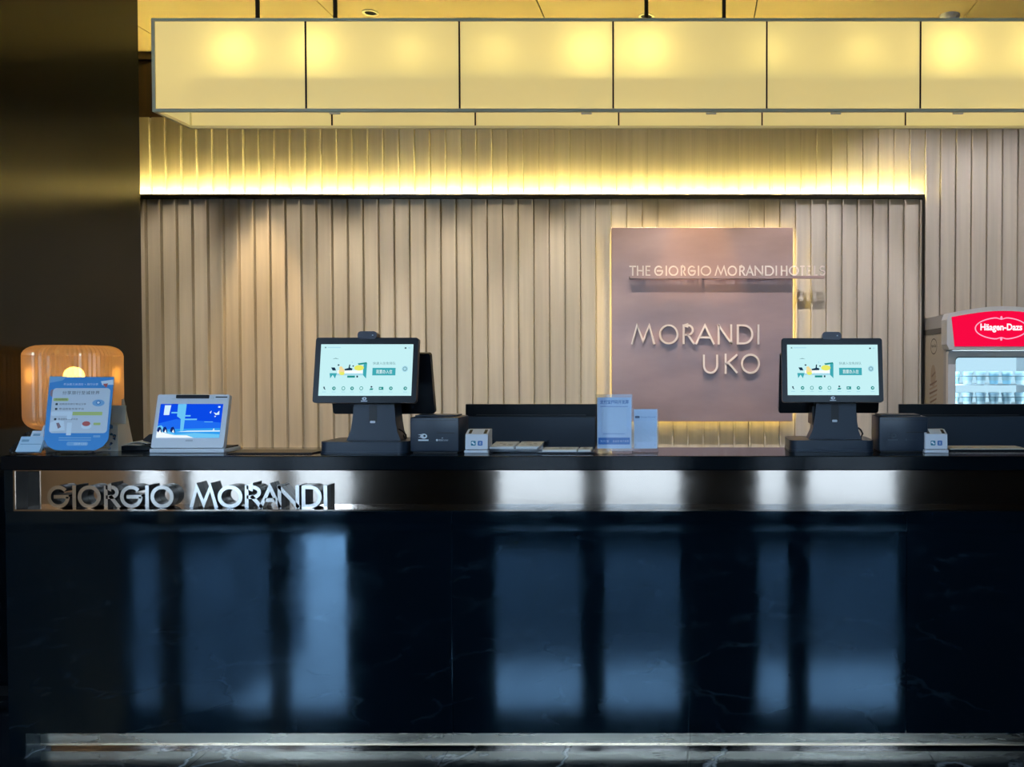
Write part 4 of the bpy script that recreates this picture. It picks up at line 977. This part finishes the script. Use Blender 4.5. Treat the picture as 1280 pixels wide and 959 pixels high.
# lit top strip inside, shelves with rails
b = bm_new(); box(b, X0 + .05, X1 - .05, YF_ + .07, YF_ + .09, zdoor1 - .03, zdoor1 - .018); obj('inner_light', b, emi('freezer_tube', (.75, .93, 1.), 22.), fz)
for xx in (X0 + .039, X1 - .049):
    b = bm_new(); box(b, xx, xx + .010, YF_ + .055, YF_ + .075, .2, zdoor1 - .05); obj('inner_light', b, MATS['freezer_tube'], fz)  # side tubes added to brighten the tubs
SHELF = mat('shelf_wire', (.80, .83, .85), .4); zsh = [PZ(480, YF_ + .15), PZ(506, YF_ + .15), PZ(535, YF_ + .15), PZ(566, YF_ + .15)]
for z_ in zsh:
    b = bm_new(); box(b, X0 + .040, X1 - .040, YF_ + .10, YBk - .07, z_ - .008, z_); shf = obj('shelf', b, SHELF, fz)
    b = bm_new(); box(b, X0 + .037, X1 - .037, YF_ + .095, YF_ + .0995, z_ + .045, z_ + .050); obj('rail', b, mat('rail_grey', (.16, .24, .28), .4), shf)
# side poster on the cabinet flank
xs_ = X0 - .0006
Msd = frame_m((xs_, 0, 0), (0, -1, 0), (0, 0, 1))     # faces -x
b = bm_new(); TAN = mat('sticker_tan', (.52, .47, .38), .6)
flat(b, [(-YBk + .045, .2), (-YF_ - .11, .2), (-YF_ - .11, PZ(418, 5.5)), (-YBk + .045, PZ(418, 5.5))], 0, Msd, 0)
st = obj('side_poster', b, TAN, fz)
b = bm_new(); zc_ = PZ(433, 5.5); uc = -5.53
rg = ell(uc, zc_, .075, .05, 28); r2 = ell(uc, zc_, .068, .044, 28)
for i in range(28): flat(b, [rg[i], rg[(i + 1) % 28], r2[(i + 1) % 28], r2[i]], .0004, Msd, 0)
text_into(b, 'Häagen-Dazs', (uc - .055, uc + .055, zc_ - .012, zc_ + .014), .0004, Msd, 0, bold=.02)
for k in range(9):
    z_ = PZ(470 + k * 5.5, 5.5); wv = .10 * math.sin(.5 + k * .28) ; flat(b, [(uc - wv, z_), (uc + wv * .9, z_ + .03), (uc + wv * .8, z_ + .018), (uc - wv * .9, z_ - .012)], .0004, Msd, 1 + k % 2)
flat(b, ell(uc - .01, PZ(470, 5.5), .06, .07, 20), .0002, Msd, 2)
obj('poster_print', b, [mat('poster_brown', (.05, .035, .025), .6), mat('poster_swirl', (.24, .15, .10), .6), mat('poster_caramel', (.42, .32, .22), .6)], st)
b = bm_new(); box(b, X0 - .004, X0 - .0002, YF_ + .11, YBk - .03, PZ(417.5, 5.5), PZ(411, 5.5)); obj('side_band', b, mat('band_dark', (.06, .055, .05), .5), fz)
# tubs standing on the two shelves
LIDC = mat('tub_lid', (.66, .82, .88), .4); TUBW = mat('tub_white', (.84, .90, .92), .45); TUBC = mat('tub_cyan', (.42, .72, .86), .45)
def tub_proto(name, m):
    t = bpy.data.objects.new(name, None); C.objects.link(t); ORIGIN[t.name] = Vector((0, 0, 0))
    b = bm_new(); lathe(b, [(.024, 0.0), (.030, .062)], (0, 0, 0), 20); cup = obj('cup', b, m, t, 40)
    b = bm_new(); lathe(b, [(.0325, .060), (.0325, .074), (.029, .0755)], (0, 0, 0), 20); obj('lid', b, LIDC, t, 40)
    b = bm_new(); lathe(b, [(.0268, .022), (.0296, .048)], (0, 0, 0), 20, cap=False); obj('sleeve_print', b, mat('tub_print', (.50, .64, .70), .5), cup)
    return t
pa = tub_proto('ice_cream_tub', TUBW); pb = tub_proto('ice_cream_tub', TUBC); first = {0: True, 1: True}
ordn = ['first', 'second', 'third', 'fourth', 'fifth', 'sixth', 'seventh']
for rw, z_ in enumerate(zsh[:2]):
    for i in range(7):
        x = X0 + .078 + i * .079; k = 1 if (rw == 0 and i in (0, 3, 4)) else 0; pr = (pa, pb)[k]
        lab = '%s ice cream tub from the left on the %s shelf' % (ordn[i], ('upper', 'lower')[rw])
        if first[k]: o = pr; first[k] = False; o.location = (x, YF_ + .145, z_)
        else: o = copy_tree(pr, Vector((x, YF_ + .145, z_)))
        tag(o, lab, 'tub', 'ice cream tubs in the freezer')
